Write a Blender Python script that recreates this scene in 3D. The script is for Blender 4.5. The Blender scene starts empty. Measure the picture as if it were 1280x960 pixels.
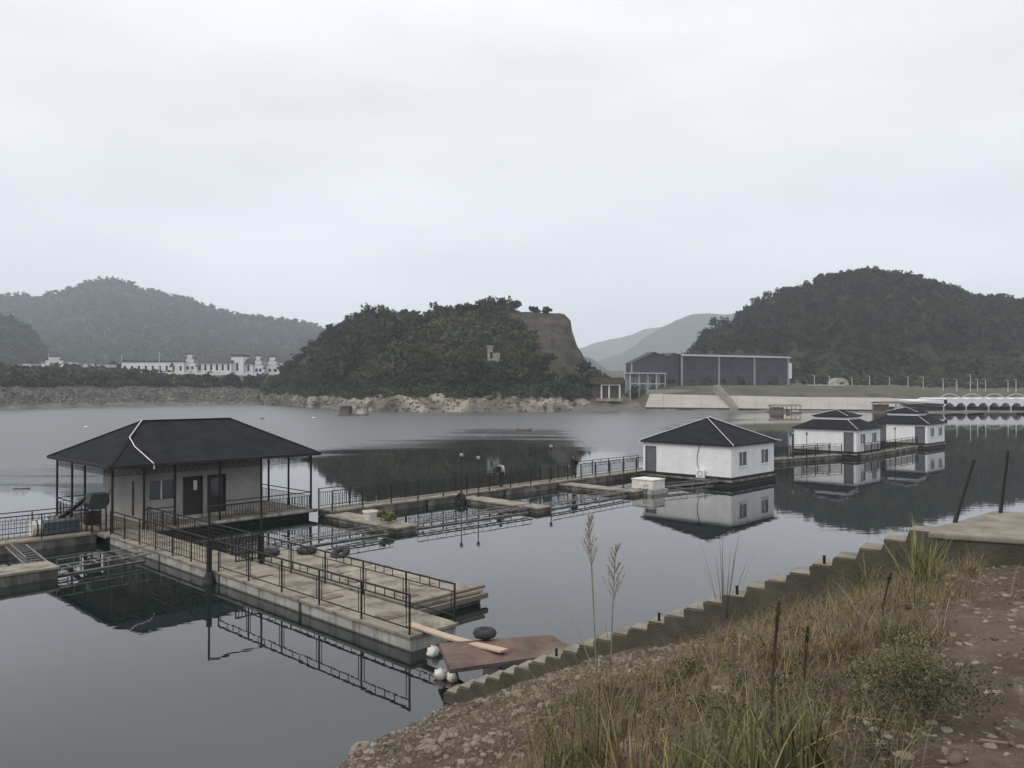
import bpy, math, random
import numpy as np
from mathutils import Vector, Matrix
random.seed(7); rng = np.random.default_rng(11)
SC = bpy.context.scene; COL = SC.collection
PI = math.pi; HAZE = 0.00028

# ------------------------------------------------------------------ camera
F = 1000.0; HZ = 486.0; CH = 7.0           # focal length and horizon in photo pixels, eye height over the water
cam_d = bpy.data.cameras.new('camera'); cam = bpy.data.objects.new('camera', cam_d); COL.objects.link(cam)
cam.location = (0, 0, CH); cam.rotation_euler = (PI/2 + math.atan((HZ-480)/F), 0, 0)
cam_d.sensor_width = 36; cam_d.lens = 36*F/1280; cam_d.clip_end = 20000; cam_d.clip_start = 0.1
SC.camera = cam
# ------------------------------------------------------------------ sky
SUN_EL, SUN_AZ = 48, 230                     # azimuth clockwise from +Y: behind the camera, to its left
world = bpy.data.worlds.new('World'); SC.world = world; world.use_nodes = True
wn = world.node_tree; wn.nodes.clear()
def N(t, tree, **k):
    n = tree.nodes.new(t)
    for a, b in k.items(): setattr(n, a, b)
    return n
w_out = N('ShaderNodeOutputWorld', wn); w_bg = N('ShaderNodeBackground', wn)
w_sky = N('ShaderNodeTexSky', wn, sky_type='NISHITA', sun_disc=False)
w_sky.sun_elevation = math.radians(SUN_EL); w_sky.sun_rotation = math.radians(SUN_AZ)
w_sky.air_density = 1.5; w_sky.dust_density = 4
w_tc = N('ShaderNodeTexCoord', wn); w_sep = N('ShaderNodeSeparateXYZ', wn)
wn.links.new(w_tc.outputs['Generated'], w_sep.inputs[0])
w_ramp = N('ShaderNodeValToRGB', wn)          # overcast: brighter towards the zenith
e = w_ramp.color_ramp.elements
e[0].position = 0.0; e[0].color = (.89, .895, .96, 1)
e[1].position = 1.0; e[1].color = (1.0, .99, 1.0, 1)
for p, c in ((.2, (.825, .828, .885, 1)), (.42, (.83, .828, .862, 1))):
    q = e.new(p); q.color = c
wn.links.new(w_sep.outputs['Z'], w_ramp.inputs[0])
w_map = N('ShaderNodeMapping', wn); w_map.inputs['Scale'].default_value = (1.2, 1.2, 4.0)
wn.links.new(w_tc.outputs['Generated'], w_map.inputs[0])
w_no = N('ShaderNodeTexNoise', wn); w_no.inputs['Scale'].default_value = 1.6; w_no.inputs['Detail'].default_value = 5
wn.links.new(w_map.outputs[0], w_no.inputs['Vector'])
w_mr = N('ShaderNodeMapRange', wn); w_mr.inputs[1].default_value = .32; w_mr.inputs[2].default_value = .68
w_mr.inputs[3].default_value = .84; w_mr.inputs[4].default_value = 1.07
wn.links.new(w_no.outputs[0], w_mr.inputs[0])
w_mul = N('ShaderNodeMixRGB', wn, blend_type='MULTIPLY'); w_mul.inputs[0].default_value = 1
wn.links.new(w_ramp.outputs[0], w_mul.inputs[1]); wn.links.new(w_mr.outputs[0], w_mul.inputs[2])
w_hs = N('ShaderNodeMixRGB', wn, blend_type='MULTIPLY'); w_hs.inputs[0].default_value = 1
w_hs.inputs[2].default_value = (.05, .05, .05, 1)           # the blue sky far above the cloud deck
wn.links.new(w_sky.outputs[0], w_hs.inputs[1])
w_mix = N('ShaderNodeMixRGB', wn, blend_type='MIX'); w_mix.inputs[0].default_value = .94   # cloud cover
wn.links.new(w_hs.outputs[0], w_mix.inputs[1]); wn.links.new(w_mul.outputs[0], w_mix.inputs[2])
wn.links.new(w_mix.outputs[0], w_bg.inputs[0]); w_bg.inputs[1].default_value = 1.21
wn.links.new(w_bg.outputs[0], w_out.inputs[0])
# ------------------------------------------------------------------ sun behind the cloud
sun_d = bpy.data.lights.new('sun', 'SUN'); sun = bpy.data.objects.new('sun', sun_d); COL.objects.link(sun)
sun_d.energy = 1.35; sun_d.angle = math.radians(28); sun_d.color = (1, .95, .88)
_az = math.radians(SUN_AZ); _el = math.radians(SUN_EL)
_to = Vector((math.sin(_az)*math.cos(_el), math.cos(_az)*math.cos(_el), math.sin(_el)))
sun.rotation_euler = (-_to).to_track_quat('-Z', 'Y').to_euler()
# ------------------------------------------------------------------ exposure
vs = SC.view_settings; vs.view_transform = 'Standard'; vs.look = 'None'; vs.exposure = 0.10; vs.gamma = 1; vs.use_curve_mapping = False
cy = SC.cycles; cy.use_denoising = True; cy.max_bounces = 6; cy.transparent_max_bounces = 6; cy.volume_bounces = 3
cy.caustics_reflective = False; cy.caustics_refractive = False

# ------------------------------------------------------------------ helpers
def P(px, py, z=0.0):
    """the point at height z that photo pixel (px, py) looks at"""
    Y = F*(CH-z)/(py-HZ); return Vector(((px-640)/F*Y, Y, z))
def R(px, Y, z): return Vector(((px-640)/F*Y, Y, z))
def zat(py, Y): return CH + (HZ-py)*Y/F
def lerp(a, b, t): return a+(b-a)*t

class MB:
    """collects shapes of one mesh"""
    def __init__(s): s.v = []; s.f = []
    def add(s, vs_, fs):
        o = len(s.v); s.v += [tuple(v) for v in vs_]; s.f += [tuple(i+o for i in f) for f in fs]; return s
    def box(s, x0, x1, y0, y1, z0, z1, m=None):
        c = [Vector((x, y, z)) for z in (z0, z1) for x, y in ((x0, y0), (x1, y0), (x1, y1), (x0, y1))]
        if m: c = [m @ q for q in c]
        return s.add(c, [(0, 3, 2, 1), (4, 5, 6, 7), (0, 1, 5, 4), (1, 2, 6, 5), (2, 3, 7, 6), (3, 0, 4, 7)])
    def tube(s, p, q, r, r2=None, n=6):
        p = Vector(p); q = Vector(q); d = (q-p)
        if d.length < 1e-6: return s
        a = d.normalized(); b = a.orthogonal().normalized(); c = a.cross(b); r2 = r if r2 is None else r2
        vs_ = [p+(b*math.cos(t)+c*math.sin(t))*r for t in [2*PI*k/n for k in range(n)]]
        vs_ += [q+(b*math.cos(t)+c*math.sin(t))*r2 for t in [2*PI*k/n for k in range(n)]]
        fs = [(k, (k+1) % n, n+(k+1) % n, n+k) for k in range(n)] + [tuple(range(n-1, -1, -1)), tuple(range(n, 2*n))]
        return s.add(vs_, fs)
    def path(s, pts, r, n=6):
        for a, b in zip(pts[:-1], pts[1:]): s.tube(a, b, r, n=n)
        return s
    def bar(s, p, q, w, h):
        """a square bar from p to q"""
        p = Vector(p); q = Vector(q); a = (q-p).normalized()
        up = Vector((0, 0, 1)) if abs(a.z) < .95 else Vector((1, 0, 0))
        b = a.cross(up).normalized()*w/2; c = b.cross(a).normalized()*h/2
        vs_ = [p-b-c, p+b-c, p+b+c, p-b+c, q-b-c, q+b-c, q+b+c, q-b+c]
        return s.add(vs_, [(0, 1, 2, 3), (7, 6, 5, 4), (0, 4, 5, 1), (1, 5, 6, 2), (2, 6, 7, 3), (3, 7, 4, 0)])
    def prism(s, pts, h0, h1, ax='z'):
        """polygon pts swept along an axis from h0 to h1"""
        n = len(pts)
        def mk(a, b, h): return {'z': (a, b, h), 'y': (a, h, b), 'x': (h, a, b)}[ax]
        vs_ = [mk(a, b, h0) for a, b in pts]+[mk(a, b, h1) for a, b in pts]
        return s.add(vs_, [tuple(range(n-1, -1, -1)), tuple(range(n, 2*n))]+[(k, (k+1) % n, n+(k+1) % n, n+k) for k in range(n)])
    def lathe(s, prof, n=12, c=(0, 0, 0)):
        vs_ = []; fs = []; m = len(prof)
        for k in range(n):
            t = 2*PI*k/n
            for r, z in prof: vs_.append((c[0]+r*math.cos(t), c[1]+r*math.sin(t), c[2]+z))
        for k in range(n):
            for j in range(m-1):
                a, b = k*m+j, ((k+1) % n)*m+j; fs.append((a, b, b+1, a+1))
        return s.add(vs_, fs)
    def ball(s, c, r, n=8, sq=(1, 1, 1)):
        m = n//2+1; prof = [(math.sin(PI*j/(m-1)), -math.cos(PI*j/(m-1))) for j in range(m)]
        o = len(s.v); s.lathe(prof, n)
        for i in range(o, len(s.v)):
            x, y, z = s.v[i]; s.v[i] = (c[0]+x*r*sq[0], c[1]+y*r*sq[1], c[2]+z*r*sq[2])
        return s
    def torus(s, c, R_, r, m=None, n=18, k=8, sz=1.0):
        vs_ = []; fs = []
        for i in range(n):
            a = 2*PI*i/n
            for j in range(k):
                b = 2*PI*j/k; q = Vector(((R_+r*math.cos(b))*math.cos(a), (R_+r*math.cos(b))*math.sin(a), r*sz*math.sin(b)))
                vs_.append((m @ q if m else q)+Vector(c))
        for i in range(n):
            for j in range(k):
                fs.append((i*k+j, ((i+1) % n)*k+j, ((i+1) % n)*k+(j+1) % k, i*k+(j+1) % k))
        return s.add(vs_, fs)
    def mesh(s, name, smooth=False):
        me = bpy.data.meshes.new(name); me.from_pydata(s.v, [], s.f); me.validate()
        if smooth: me.polygons.foreach_set('use_smooth', [True]*len(me.polygons))
        me.update(); return me
    def build(s, name, mat, parent=None, smooth=False, kind=None, label=None, bevel=0):
        o = link(s.mesh(name, smooth), name, mat, parent)
        if kind: o['kind'] = kind
        if label: o['label'] = label
        if bevel:
            b = o.modifiers.new('bevel', 'BEVEL'); b.width = bevel; b.segments = 2; b.limit_method = 'ANGLE'
        return o
def link(me, name, mat=None, parent=None, loc=None, rz=0):
    o = bpy.data.objects.new(name, me); COL.objects.link(o)
    if mat and not me.materials: me.materials.append(mat)
    if parent: o.parent = parent
    if loc is not None: o.location = loc
    if rz: o.rotation_euler = (0, 0, rz)
    return o
def tag(o, label, cat, group=None):
    o['label'] = label; o['category'] = cat
    if group: o['group'] = group
    return o
def thing(name, label, cat, loc=(0, 0, 0), rz=0.0, group=None):
    o = bpy.data.objects.new(name, None); COL.objects.link(o); o.empty_display_size = .2
    o.location = loc; o.rotation_euler = (0, 0, rz); return tag(o, label, cat, group)
def structure(o): o['kind'] = 'structure'; return o
def copy_tree(o, parent=None):
    c = o.copy(); COL.objects.link(c); c.parent = parent
    for ch in o.children: copy_tree(ch, c)
    return c
def np_mesh(name, V, Fc, mat, parent=None, attrs=None, smooth=False):
    """a mesh from arrays: V (n,3), Fc (m,3|4); attrs: per-face floats"""
    V = np.asarray(V, np.float32); Fc = np.asarray(Fc, np.int32); m, k = Fc.shape
    me = bpy.data.meshes.new(name); me.vertices.add(len(V)); me.vertices.foreach_set('co', V.ravel())
    me.loops.add(m*k); me.loops.foreach_set('vertex_index', Fc.ravel())
    me.polygons.add(m); me.polygons.foreach_set('loop_start', np.arange(0, m*k, k, dtype=np.int32))
    if smooth: me.polygons.foreach_set('use_smooth', np.ones(m, bool))
    for a, val in (attrs or {}).items():
        at = me.attributes.new(a, 'FLOAT', 'FACE'); at.data.foreach_set('value', np.asarray(val, np.float32))
    me.update(calc_edges=True); return link(me, name, mat, parent)

# value noise on the plane, for terrain
_perm = rng.random((256, 256)).astype(np.float32)
def vnoise(x, y):
    x = np.asarray(x, float); y = np.asarray(y, float); xi = np.floor(x).astype(int); yi = np.floor(y).astype(int)
    fx = x-xi; fy = y-yi; fx = fx*fx*(3-2*fx); fy = fy*fy*(3-2*fy)
    g = lambda a, b: _perm[a % 256, b % 256]
    return (g(xi, yi)*(1-fx)+g(xi+1, yi)*fx)*(1-fy)+(g(xi, yi+1)*(1-fx)+g(xi+1, yi+1)*fx)*fy - .5
def fbm(x, y, o=4):
    s = 0; a = 1.
    for k in range(o): s = s+a*vnoise(x*2**k+17.3*k, y*2**k+5.1*k); a *= .5
    return s
# ------------------------------------------------------------------ materials
def mat(name, col, rough=.8, spec=.3, metal=0.0, col2=None, scale=4.0, detail=5, bump=0.0, bscale=None, contrast=(.35, .65), stretch=(1, 1, 1), coord='Object', attr=None, trans=0.0):
    m = bpy.data.materials.new(name); m.use_nodes = True; t = m.node_tree; b = t.nodes['Principled BSDF']
    b.inputs['Roughness'].default_value = rough; b.inputs['Specular IOR Level'].default_value = spec; b.inputs['Metallic'].default_value = metal
    b.inputs['Base Color'].default_value = (*col, 1)
    tc = N('ShaderNodeTexCoord', t); mp = N('ShaderNodeMapping', t); mp.inputs['Scale'].default_value = stretch
    t.links.new(tc.outputs[coord], mp.inputs[0])
    if col2 is not None:
        no = N('ShaderNodeTexNoise', t); no.inputs['Scale'].default_value = scale; no.inputs['Detail'].default_value = detail
        no.inputs['Roughness'].default_value = .62
        t.links.new(mp.outputs[0], no.inputs['Vector'])
        mr = N('ShaderNodeMapRange', t); mr.inputs[1].default_value = contrast[0]; mr.inputs[2].default_value = contrast[1]
        src = no.outputs[0]
        if attr:
            at = N('ShaderNodeAttribute', t, attribute_name=attr); ma = N('ShaderNodeMath', t, operation='MULTIPLY_ADD')
            t.links.new(no.outputs[0], ma.inputs[0]); ma.inputs[1].default_value = .35; t.links.new(at.outputs['Fac'], ma.inputs[2])
            sb = N('ShaderNodeMath', t, operation='SUBTRACT'); t.links.new(ma.outputs[0], sb.inputs[0]); sb.inputs[1].default_value = .175; src = sb.outputs[0]
        t.links.new(src, mr.inputs[0])
        mx = N('ShaderNodeMixRGB', t); mx.inputs[1].default_value = (*col, 1); mx.inputs[2].default_value = (*col2, 1)
        t.links.new(mr.outputs[0], mx.inputs[0]); t.links.new(mx.outputs[0], b.inputs['Base Color'])
        m['mix'] = mx.name
    if bump:
        n2 = N('ShaderNodeTexNoise', t); n2.inputs['Scale'].default_value = bscale or scale*4; n2.inputs['Detail'].default_value = 4
        t.links.new(mp.outputs[0], n2.inputs['Vector'])
        bp = N('ShaderNodeBump', t); bp.inputs['Strength'].default_value = bump; bp.inputs['Distance'].default_value = .03
        t.links.new(n2.outputs[0], bp.inputs['Height']); t.links.new(bp.outputs[0], b.inputs['Normal'])
    if trans:
        b.inputs['Transmission Weight'].default_value = trans
    return m
def over(m, col, scale, lo, hi, stretch=(1, 1, 1), coord='Object', detail=6):
    """another colour laid over a material where a noise is high: stains, moss, rust"""
    t = m.node_tree; b = t.nodes['Principled BSDF']; inp = b.inputs['Base Color']
    tc = N('ShaderNodeTexCoord', t); mp = N('ShaderNodeMapping', t); mp.inputs['Scale'].default_value = stretch
    t.links.new(tc.outputs[coord], mp.inputs[0])
    no = N('ShaderNodeTexNoise', t); no.inputs['Scale'].default_value = scale; no.inputs['Detail'].default_value = detail; no.inputs['Roughness'].default_value = .65
    t.links.new(mp.outputs[0], no.inputs['Vector'])
    mr = N('ShaderNodeMapRange', t); mr.inputs[1].default_value = lo; mr.inputs[2].default_value = hi; t.links.new(no.outputs[0], mr.inputs[0])
    mx = N('ShaderNodeMixRGB', t); mx.inputs[2].default_value = (*col, 1); t.links.new(mr.outputs[0], mx.inputs[0])
    if inp.is_linked: t.links.new(inp.links[0].from_socket, mx.inputs[1])
    else: mx.inputs[1].default_value = inp.default_value
    t.links.new(mx.outputs[0], inp); return m

M = {}
M['deck'] = over(mat('deck_concrete', (.21, .19, .15), .85, .2, col2=(.335, .302, .24), scale=1.2, bump=.25, bscale=40), (.085, .082, .07), 1.7, .50, .70)
M['hull'] = over(over(mat('hull_concrete', (.30, .295, .275), .85, .2, col2=(.42, .41, .385), scale=2.0, bump=.2, bscale=25), (.13, .125, .11), 3.0, .5, .68, (1, 1, .25)), (.07, .075, .06), .9, .55, .7, (1, 1, .4))
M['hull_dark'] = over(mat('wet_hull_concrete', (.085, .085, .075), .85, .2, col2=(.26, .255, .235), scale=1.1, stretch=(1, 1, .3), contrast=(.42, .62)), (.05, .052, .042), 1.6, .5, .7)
M['iron'] = mat('black_iron', (.012, .012, .014), .6, .3, col2=(.024, .019, .017), scale=9)
M['galv'] = mat('galvanised_steel', (.26, .26, .25), .6, .4, .3, col2=(.12, .10, .085), scale=5)
M['roof'] = mat('slate_roof', (.017, .018, .022), .9, .06, col2=(.028, .030, .035), scale=1.3, bump=.5, bscale=14, contrast=(.3, .7))
M['white'] = over(mat('white_panel', (.80, .80, .80), .6, .3, col2=(.70, .70, .69), scale=1.3), (.42, .41, .38), 2.0, .62, .85, (2.5, 2.5, .35))
M['trim'] = mat('white_trim', (.80, .80, .80), .5, .3, col2=(.66, .66, .65), scale=3)
M['cream'] = over(mat('cream_wall', (.36, .35, .33), .8, .2, col2=(.28, .275, .26), scale=.9), (.20, .19, .17), 1.5, .60, .8, (1.5, 1.5, .3))
M['door'] = mat('dark_door', (.030, .024, .022), .55, .3, col2=(.045, .036, .032), scale=6, stretch=(1, 1, .1))
M['greydoor'] = mat('grey_door', (.10, .105, .12), .5, .4, col2=(.14, .145, .155), scale=5)
M['glass'] = mat('window_glass', (.05, .06, .07), .06, .5)
M['rust'] = over(mat('rust_plate', (.070, .044, .036), .75, .3, col2=(.165, .115, .085), scale=1.0, bump=.2), (.16, .068, .048), .9, .56, .74)
M['redhatch'] = mat('red_hatch', (.17, .075, .06), .75, .3, col2=(.25, .19, .155), scale=5)
M['wood'] = over(mat('plank_wood', (.50, .41, .31), .8, .2, col2=(.40, .32, .23), scale=3, stretch=(1, 12, 12)), (.24, .19, .14), 3, .58, .75)
M['oldwood'] = mat('weathered_wood', (.22, .185, .15), .85, .2, col2=(.12, .10, .08), scale=4, stretch=(1, 8, 8))
M['rubber'] = mat('tyre_rubber', (.022, .022, .024), .8, .3, col2=(.05, .05, .05), scale=6)
M['foam'] = over(mat('white_foam', (.70, .69, .66), .9, .2, col2=(.55, .53, .48), scale=2.2, bump=.4, bscale=30), (.35, .32, .25), 2, .6, .8)
M['step'] = over(over(mat('step_shaded_concrete', (.060, .055, .044), .9, .15, col2=(.105, .096, .076), scale=1.6, bump=.6, bscale=22), (.075, .068, .05), 1.1, .5, .7), (.07, .075, .04), 2.5, .56, .7)  # shade of the upright faces put into the dark base, moss blotches over it
M['tread'] = over(mat('tread_lit_concrete', (.19, .172, .14), .9, .15, col2=(.275, .25, .205), scale=2.2, bump=.4, bscale=30), (.15, .135, .10), 1.6, .5, .68)  # skylight on step and slab tops put into this paler colour
M['greenpaint'] = mat('green_paint', (.016, .032, .026), .6, .4, col2=(.03, .045, .04), scale=4)
M['blue'] = mat('blue_plastic', (.055, .072, .105), .6, .4, col2=(.085, .10, .13), scale=3)
M['steel'] = mat('dull_steel', (.14, .14, .14), .6, .4, .4, col2=(.08, .075, .07), scale=5)
M['globe'] = mat('lamp_globe', (.25, .25, .25), .3, .5)
M['void'] = mat('dark_pane', (.010, .011, .013), .25, .4)
M['plantpot'] = mat('plant_green', (.06, .09, .03), .8, .2, col2=(.12, .13, .05), scale=7)
# ================================================================== WATER
def water_material():
    m = bpy.data.materials.new('lake_water'); m.use_nodes = True; t = m.node_tree; b = t.nodes['Principled BSDF']
    b.inputs['Base Color'].default_value = (.010, .016, .015, 1); b.inputs['IOR'].default_value = 1.62
    b.inputs['Specular IOR Level'].default_value = .5
    g = N('ShaderNodeNewGeometry', t); sep = N('ShaderNodeSeparateXYZ', t); t.links.new(g.outputs['Position'], sep.inputs[0])
    # wind lanes: ruffled water out on the lake, glassy water in the lee of the bank
    mp = N('ShaderNodeMapping', t); mp.inputs['Scale'].default_value = (.006, .016, 1); t.links.new(g.outputs['Position'], mp.inputs[0])
    no = N('ShaderNodeTexNoise', t); no.inputs['Scale'].default_value = 1.0; no.inputs['Detail'].default_value = 5; t.links.new(mp.outputs[0], no.inputs['Vector'])
    a = N('ShaderNodeMath', t, operation='MULTIPLY_ADD'); t.links.new(no.outputs[0], a.inputs[0]); a.inputs[1].default_value = 110.0
    t.links.new(sep.outputs['Y'], a.inputs[2])
    sx = N('ShaderNodeMapRange', t); sx.inputs[1].default_value = -100; sx.inputs[2].default_value = 100; t.links.new(sep.outputs['X'], sx.inputs[0])
    lane = N('ShaderNodeValToRGB', t); t.links.new(sx.outputs[0], lane.inputs[0]); le = lane.color_ramp.elements
    pts_ = [(-60, 100), (-22, 40), (-6, 4), (7, 6), (15, 46), (21, 40), (27, -5), (45, -60), (80, -130)]
    while len(le) < len(pts_): le.new(.5)
    for q, (x_, f_) in zip(le, pts_): q.position = (x_+100)/200; g_ = (f_+150)/300; q.color = (g_, g_, g_, 1)
    lf = N('ShaderNodeMapRange', t); lf.inputs[3].default_value = -150; lf.inputs[4].default_value = 150; t.links.new(lane.outputs[0], lf.inputs[0])
    lx = N('ShaderNodeMath', t, operation='ADD'); t.links.new(lf.outputs[0], lx.inputs[0])
    m3 = N('ShaderNodeMapping', t); m3.inputs['Scale'].default_value = (.035, .22, 1); t.links.new(g.outputs['Position'], m3.inputs[0])
    n3 = N('ShaderNodeTexNoise', t); n3.inputs['Scale'].default_value = 1.0; n3.inputs['Detail'].default_value = 6; n3.inputs['Roughness'].default_value = .7; t.links.new(m3.outputs[0], n3.inputs['Vector'])
    st_ = N('ShaderNodeMath', t, operation='MULTIPLY_ADD'); t.links.new(n3.outputs[0], st_.inputs[0]); st_.inputs[1].default_value = 85; t.links.new(a.outputs[0], st_.inputs[2])
    st2 = N('ShaderNodeMath', t, operation='SUBTRACT'); t.links.new(st_.outputs[0], st2.inputs[0]); st2.inputs[1].default_value = 42; t.links.new(st2.outputs[0], lx.inputs[1])
    ruf = N('ShaderNodeMapRange', t); ruf.inputs[1].default_value = 160; ruf.inputs[2].default_value = 200; t.links.new(lx.outputs[0], ruf.inputs[0])
    rr = N('ShaderNodeMapRange', t); rr.inputs[3].default_value = .012; rr.inputs[4].default_value = .33; t.links.new(ruf.outputs[0], rr.inputs[0])
    t.links.new(rr.outputs[0], b.inputs['Roughness'])
    ri = N('ShaderNodeMapRange', t); ri.inputs[3].default_value = 1.62; ri.inputs[4].default_value = 2.4; t.links.new(ruf.outputs[0], ri.inputs[0]); t.links.new(ri.outputs[0], b.inputs['IOR'])
    m2 = N('ShaderNodeMapping', t); m2.inputs['Scale'].default_value = (1.0, 1.6, 1); t.links.new(g.outputs['Position'], m2.inputs[0])
    n2 = N('ShaderNodeTexNoise', t); n2.inputs['Scale'].default_value = .9; n2.inputs['Detail'].default_value = 3; t.links.new(m2.outputs[0], n2.inputs['Vector'])
    bs = N('ShaderNodeMapRange', t); bs.inputs[3].default_value = .010; bs.inputs[4].default_value = .06; t.links.new(ruf.outputs[0], bs.inputs[0])
    bp = N('ShaderNodeBump', t); bp.inputs['Distance'].default_value = .25
    t.links.new(bs.outputs[0], bp.inputs['Strength']); t.links.new(n2.outputs[0], bp.inputs['Height']); t.links.new(bp.outputs[0], b.inputs['Normal'])
    return m
wat = MB().add([(-3400, -260, 0), (3400, -260, 0), (3400, 4500, 0), (-3400, 4500, 0)], [(0, 1, 2, 3)]).build('water', water_material())
structure(wat)

# ================================================================== TERRAIN
def grid_mesh(name, G, mat_, mats=None, midx=None, smooth=True):
    a, b, _ = G.shape; I = np.arange(a*b).reshape(a, b)
    Fc = np.stack([I[:-1, :-1], I[1:, :-1], I[1:, 1:], I[:-1, 1:]], -1).reshape(-1, 4)
    o = np_mesh(name, G.reshape(-1, 3), Fc, mat_, smooth=smooth)
    if mats is not None:
        for m_ in mats: o.data.materials.append(m_)
        o.data.polygons.foreach_set('material_index', np.asarray(midx, np.int32).ravel())
    return o
def loft(pxs, prof, n=200):
    """stations along the photo's x, each a profile of (distance, height), read as straight lines from the camera's foot"""
    out = []
    for px in pxs:
        p = prof(px); out.append([((px-640)/F*Y, Y, z) for Y, z in p])
    return np.array(out)
def sample(G, n, wfun=None):
    """n random points spread evenly over a grid surface"""
    A = G[:-1, :-1]; B = G[1:, :-1]; C = G[1:, 1:]; D = G[:-1, 1:]
    ar = np.linalg.norm(np.cross(B-A, D-A), axis=-1); w = ar.copy()
    if wfun is not None:
        c = (A+C)/2; w = w*wfun(c[..., 0], c[..., 1], c[..., 2])
    w = w.ravel()/w.sum(); k = rng.choice(len(w), n, p=w)
    i, j = np.unravel_index(k, ar.shape); s = rng.random(n)[:, None]; t = rng.random(n)[:, None]
    return (A[i, j]*(1-s)+B[i, j]*s)*(1-t)+(D[i, j]*(1-s)+C[i, j]*s)*t
def pix(p):
    """photo pixel of world points"""
    return 640+F*p[..., 0]/p[..., 1], HZ-F*(p[..., 2]-CH)/p[..., 1]
def crown_arrays(pts, h, r, nl, leaf, lobes=5, flat=.75):
    """leaf faces of trees: pts feet (n,3), heights h, crown radii r; nl leaves each"""
    n = len(pts); h = np.broadcast_to(h, n); r = np.broadcast_to(r, n)
    lc = rng.normal(size=(n, lobes, 3)); lc /= np.linalg.norm(lc, axis=-1, keepdims=True); lc *= rng.uniform(.25, .85, (n, lobes, 1))
    which = rng.integers(0, lobes, (n, nl)); base = np.take_along_axis(lc, which[..., None].repeat(3, -1), 1)
    off = rng.normal(size=(n, nl, 3)); off /= np.linalg.norm(off, axis=-1, keepdims=True); off *= rng.uniform(.25, .55, (n, nl, 1))
    q = (base+off)*np.stack([r, r, h*.5*flat], -1)[:, None, :]
    q = q+pts[:, None, :]+np.stack([0*h, 0*h, h*.58], -1)[:, None, :]
    q = q.reshape(-1, 3); m = len(q)
    a = rng.normal(size=(m, 3)); a /= np.linalg.norm(a, axis=-1, keepdims=True)
    b = np.cross(a, rng.normal(size=(m, 3))); b /= np.linalg.norm(b, axis=-1, keepdims=True)
    sz = (leaf*np.repeat(r, nl)*rng.uniform(.6, 1.4, m))[:, None]
    V = np.stack([q-a*sz, q+b*sz*.7, q+a*sz, q-b*sz*.7], 1).reshape(-1, 3); Fc = np.arange(4*m).reshape(m, 4)
    tint = np.repeat(rng.random(n), nl)*.75+rng.random(m)*.25
    return V, Fc, tint
def leafmat(name, c1, c2):
    m = mat(name, c1, .85, .15, col2=c2, scale=.05, attr='tint', contrast=(.1, .95)); return m
M['leaf_dark'] = leafmat('foliage_dark', (.008, .012, .007), (.044, .050, .022))
M['leaf_mid'] = leafmat('foliage_mid', (.009, .014, .008), (.082, .086, .038))
M['leaf_far'] = leafmat('foliage_far', (.012, .018, .014), (.030, .038, .027))
M['bark'] = mat('bark', (.05, .042, .034), .9, .1, col2=(.09, .075, .06), scale=5)
M['soil_green'] = mat('hill_ground', (.018, .021, .011), .95, .1, col2=(.048, .047, .026), scale=.08, contrast=(.3, .7), bump=.4, bscale=.6)
M['earth'] = over(mat('cut_earth', (.092, .074, .054), .95, .1, col2=(.045, .039, .031), scale=.10, stretch=(.35, .35, 3.2), bump=1.0, bscale=.35), (.036, .040, .020), .12, .50, .60, (1, 1, 1.2)); over(M['earth'], (.035, .031, .026), .25, .54, .66, (1.6, 1.6, .18))
M['rock'] = over(over(mat('shore_rock', (.115, .103, .082), .9, .2, col2=(.30, .27, .215), scale=.075, stretch=(1, 1, 1.3), bump=1.0, bscale=.6, contrast=(.42, .58)), (.15, .085, .055), .040, .585, .65), (.055, .056, .036), .16, .54, .62)
M['riprap'] = over(mat('shore_riprap', (.10, .095, .08), .9, .15, col2=(.18, .168, .145), scale=.5, bump=1.0, bscale=2), (.06, .062, .045), .12, .5, .66)
M['grassland'] = over(mat('rough_grass', (.075, .073, .048), .95, .1, col2=(.12, .112, .08), scale=.12, bump=.5, bscale=1.0), (.05, .055, .03), .08, .52, .66)
M['mud'] = mat('shore_mud', (.10, .09, .075), .9, .2, col2=(.16, .145, .12), scale=.2, bump=.6, bscale=1.5)

def interp(tab):
    xs = [a for a, _ in tab]; ys = [b for _, b in tab]; return lambda x: float(np.interp(x, xs, ys))

# ---- the headland in the middle of the lake, cut open on its right side
i_sky = interp([(330, 484), (345, 481), (370, 460), (400, 426), (430, 407), (460, 398), (480, 396), (505, 402), (530, 403), (545, 395), (580, 388), (620, 388), (655, 390), (700, 391), (707, 393), (714, 408), (724, 432), (734, 452), (744, 468), (752, 484)])
i_shore = interp([(330, 350), (380, 300), (420, 272), (470, 246), (520, 240), (600, 238), (690, 240), (720, 252), (752, 262)])
def i_prof(px):
    Ys = i_shore(px); Yc = Ys+35+ (486-i_sky(px))*.75; zc = max(zat(i_sky(px), Yc), 6.5); bank = float(np.interp(px, [326, 400, 430, 480, 560, 620, 690, 730], [4.4, 3.6, 2.6, 3.4, 4.0, 4.4, 3.8, 2.6]))
    out = [(Ys-6, -2.5), (Ys, 0), (Ys+1.5, bank*.5), (Ys+4.5, bank), (Ys+9, bank+.9)]
    for k in range(1, 23):
        t = k/22; out.append((lerp(Ys+9, Yc, t), lerp(bank+.9, zc, t**.82 if px < 640 else t**.95)))
    for k in range(1, 9):
        t = k/8; out.append((lerp(Yc, Yc+95, t), lerp(zc, 1.0, t*t*(3-2*t))))
    return out
pxs = np.concatenate([np.linspace(326, 645, 105), np.linspace(647, 753, 85)]); G_i = loft(pxs, i_prof)
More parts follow.
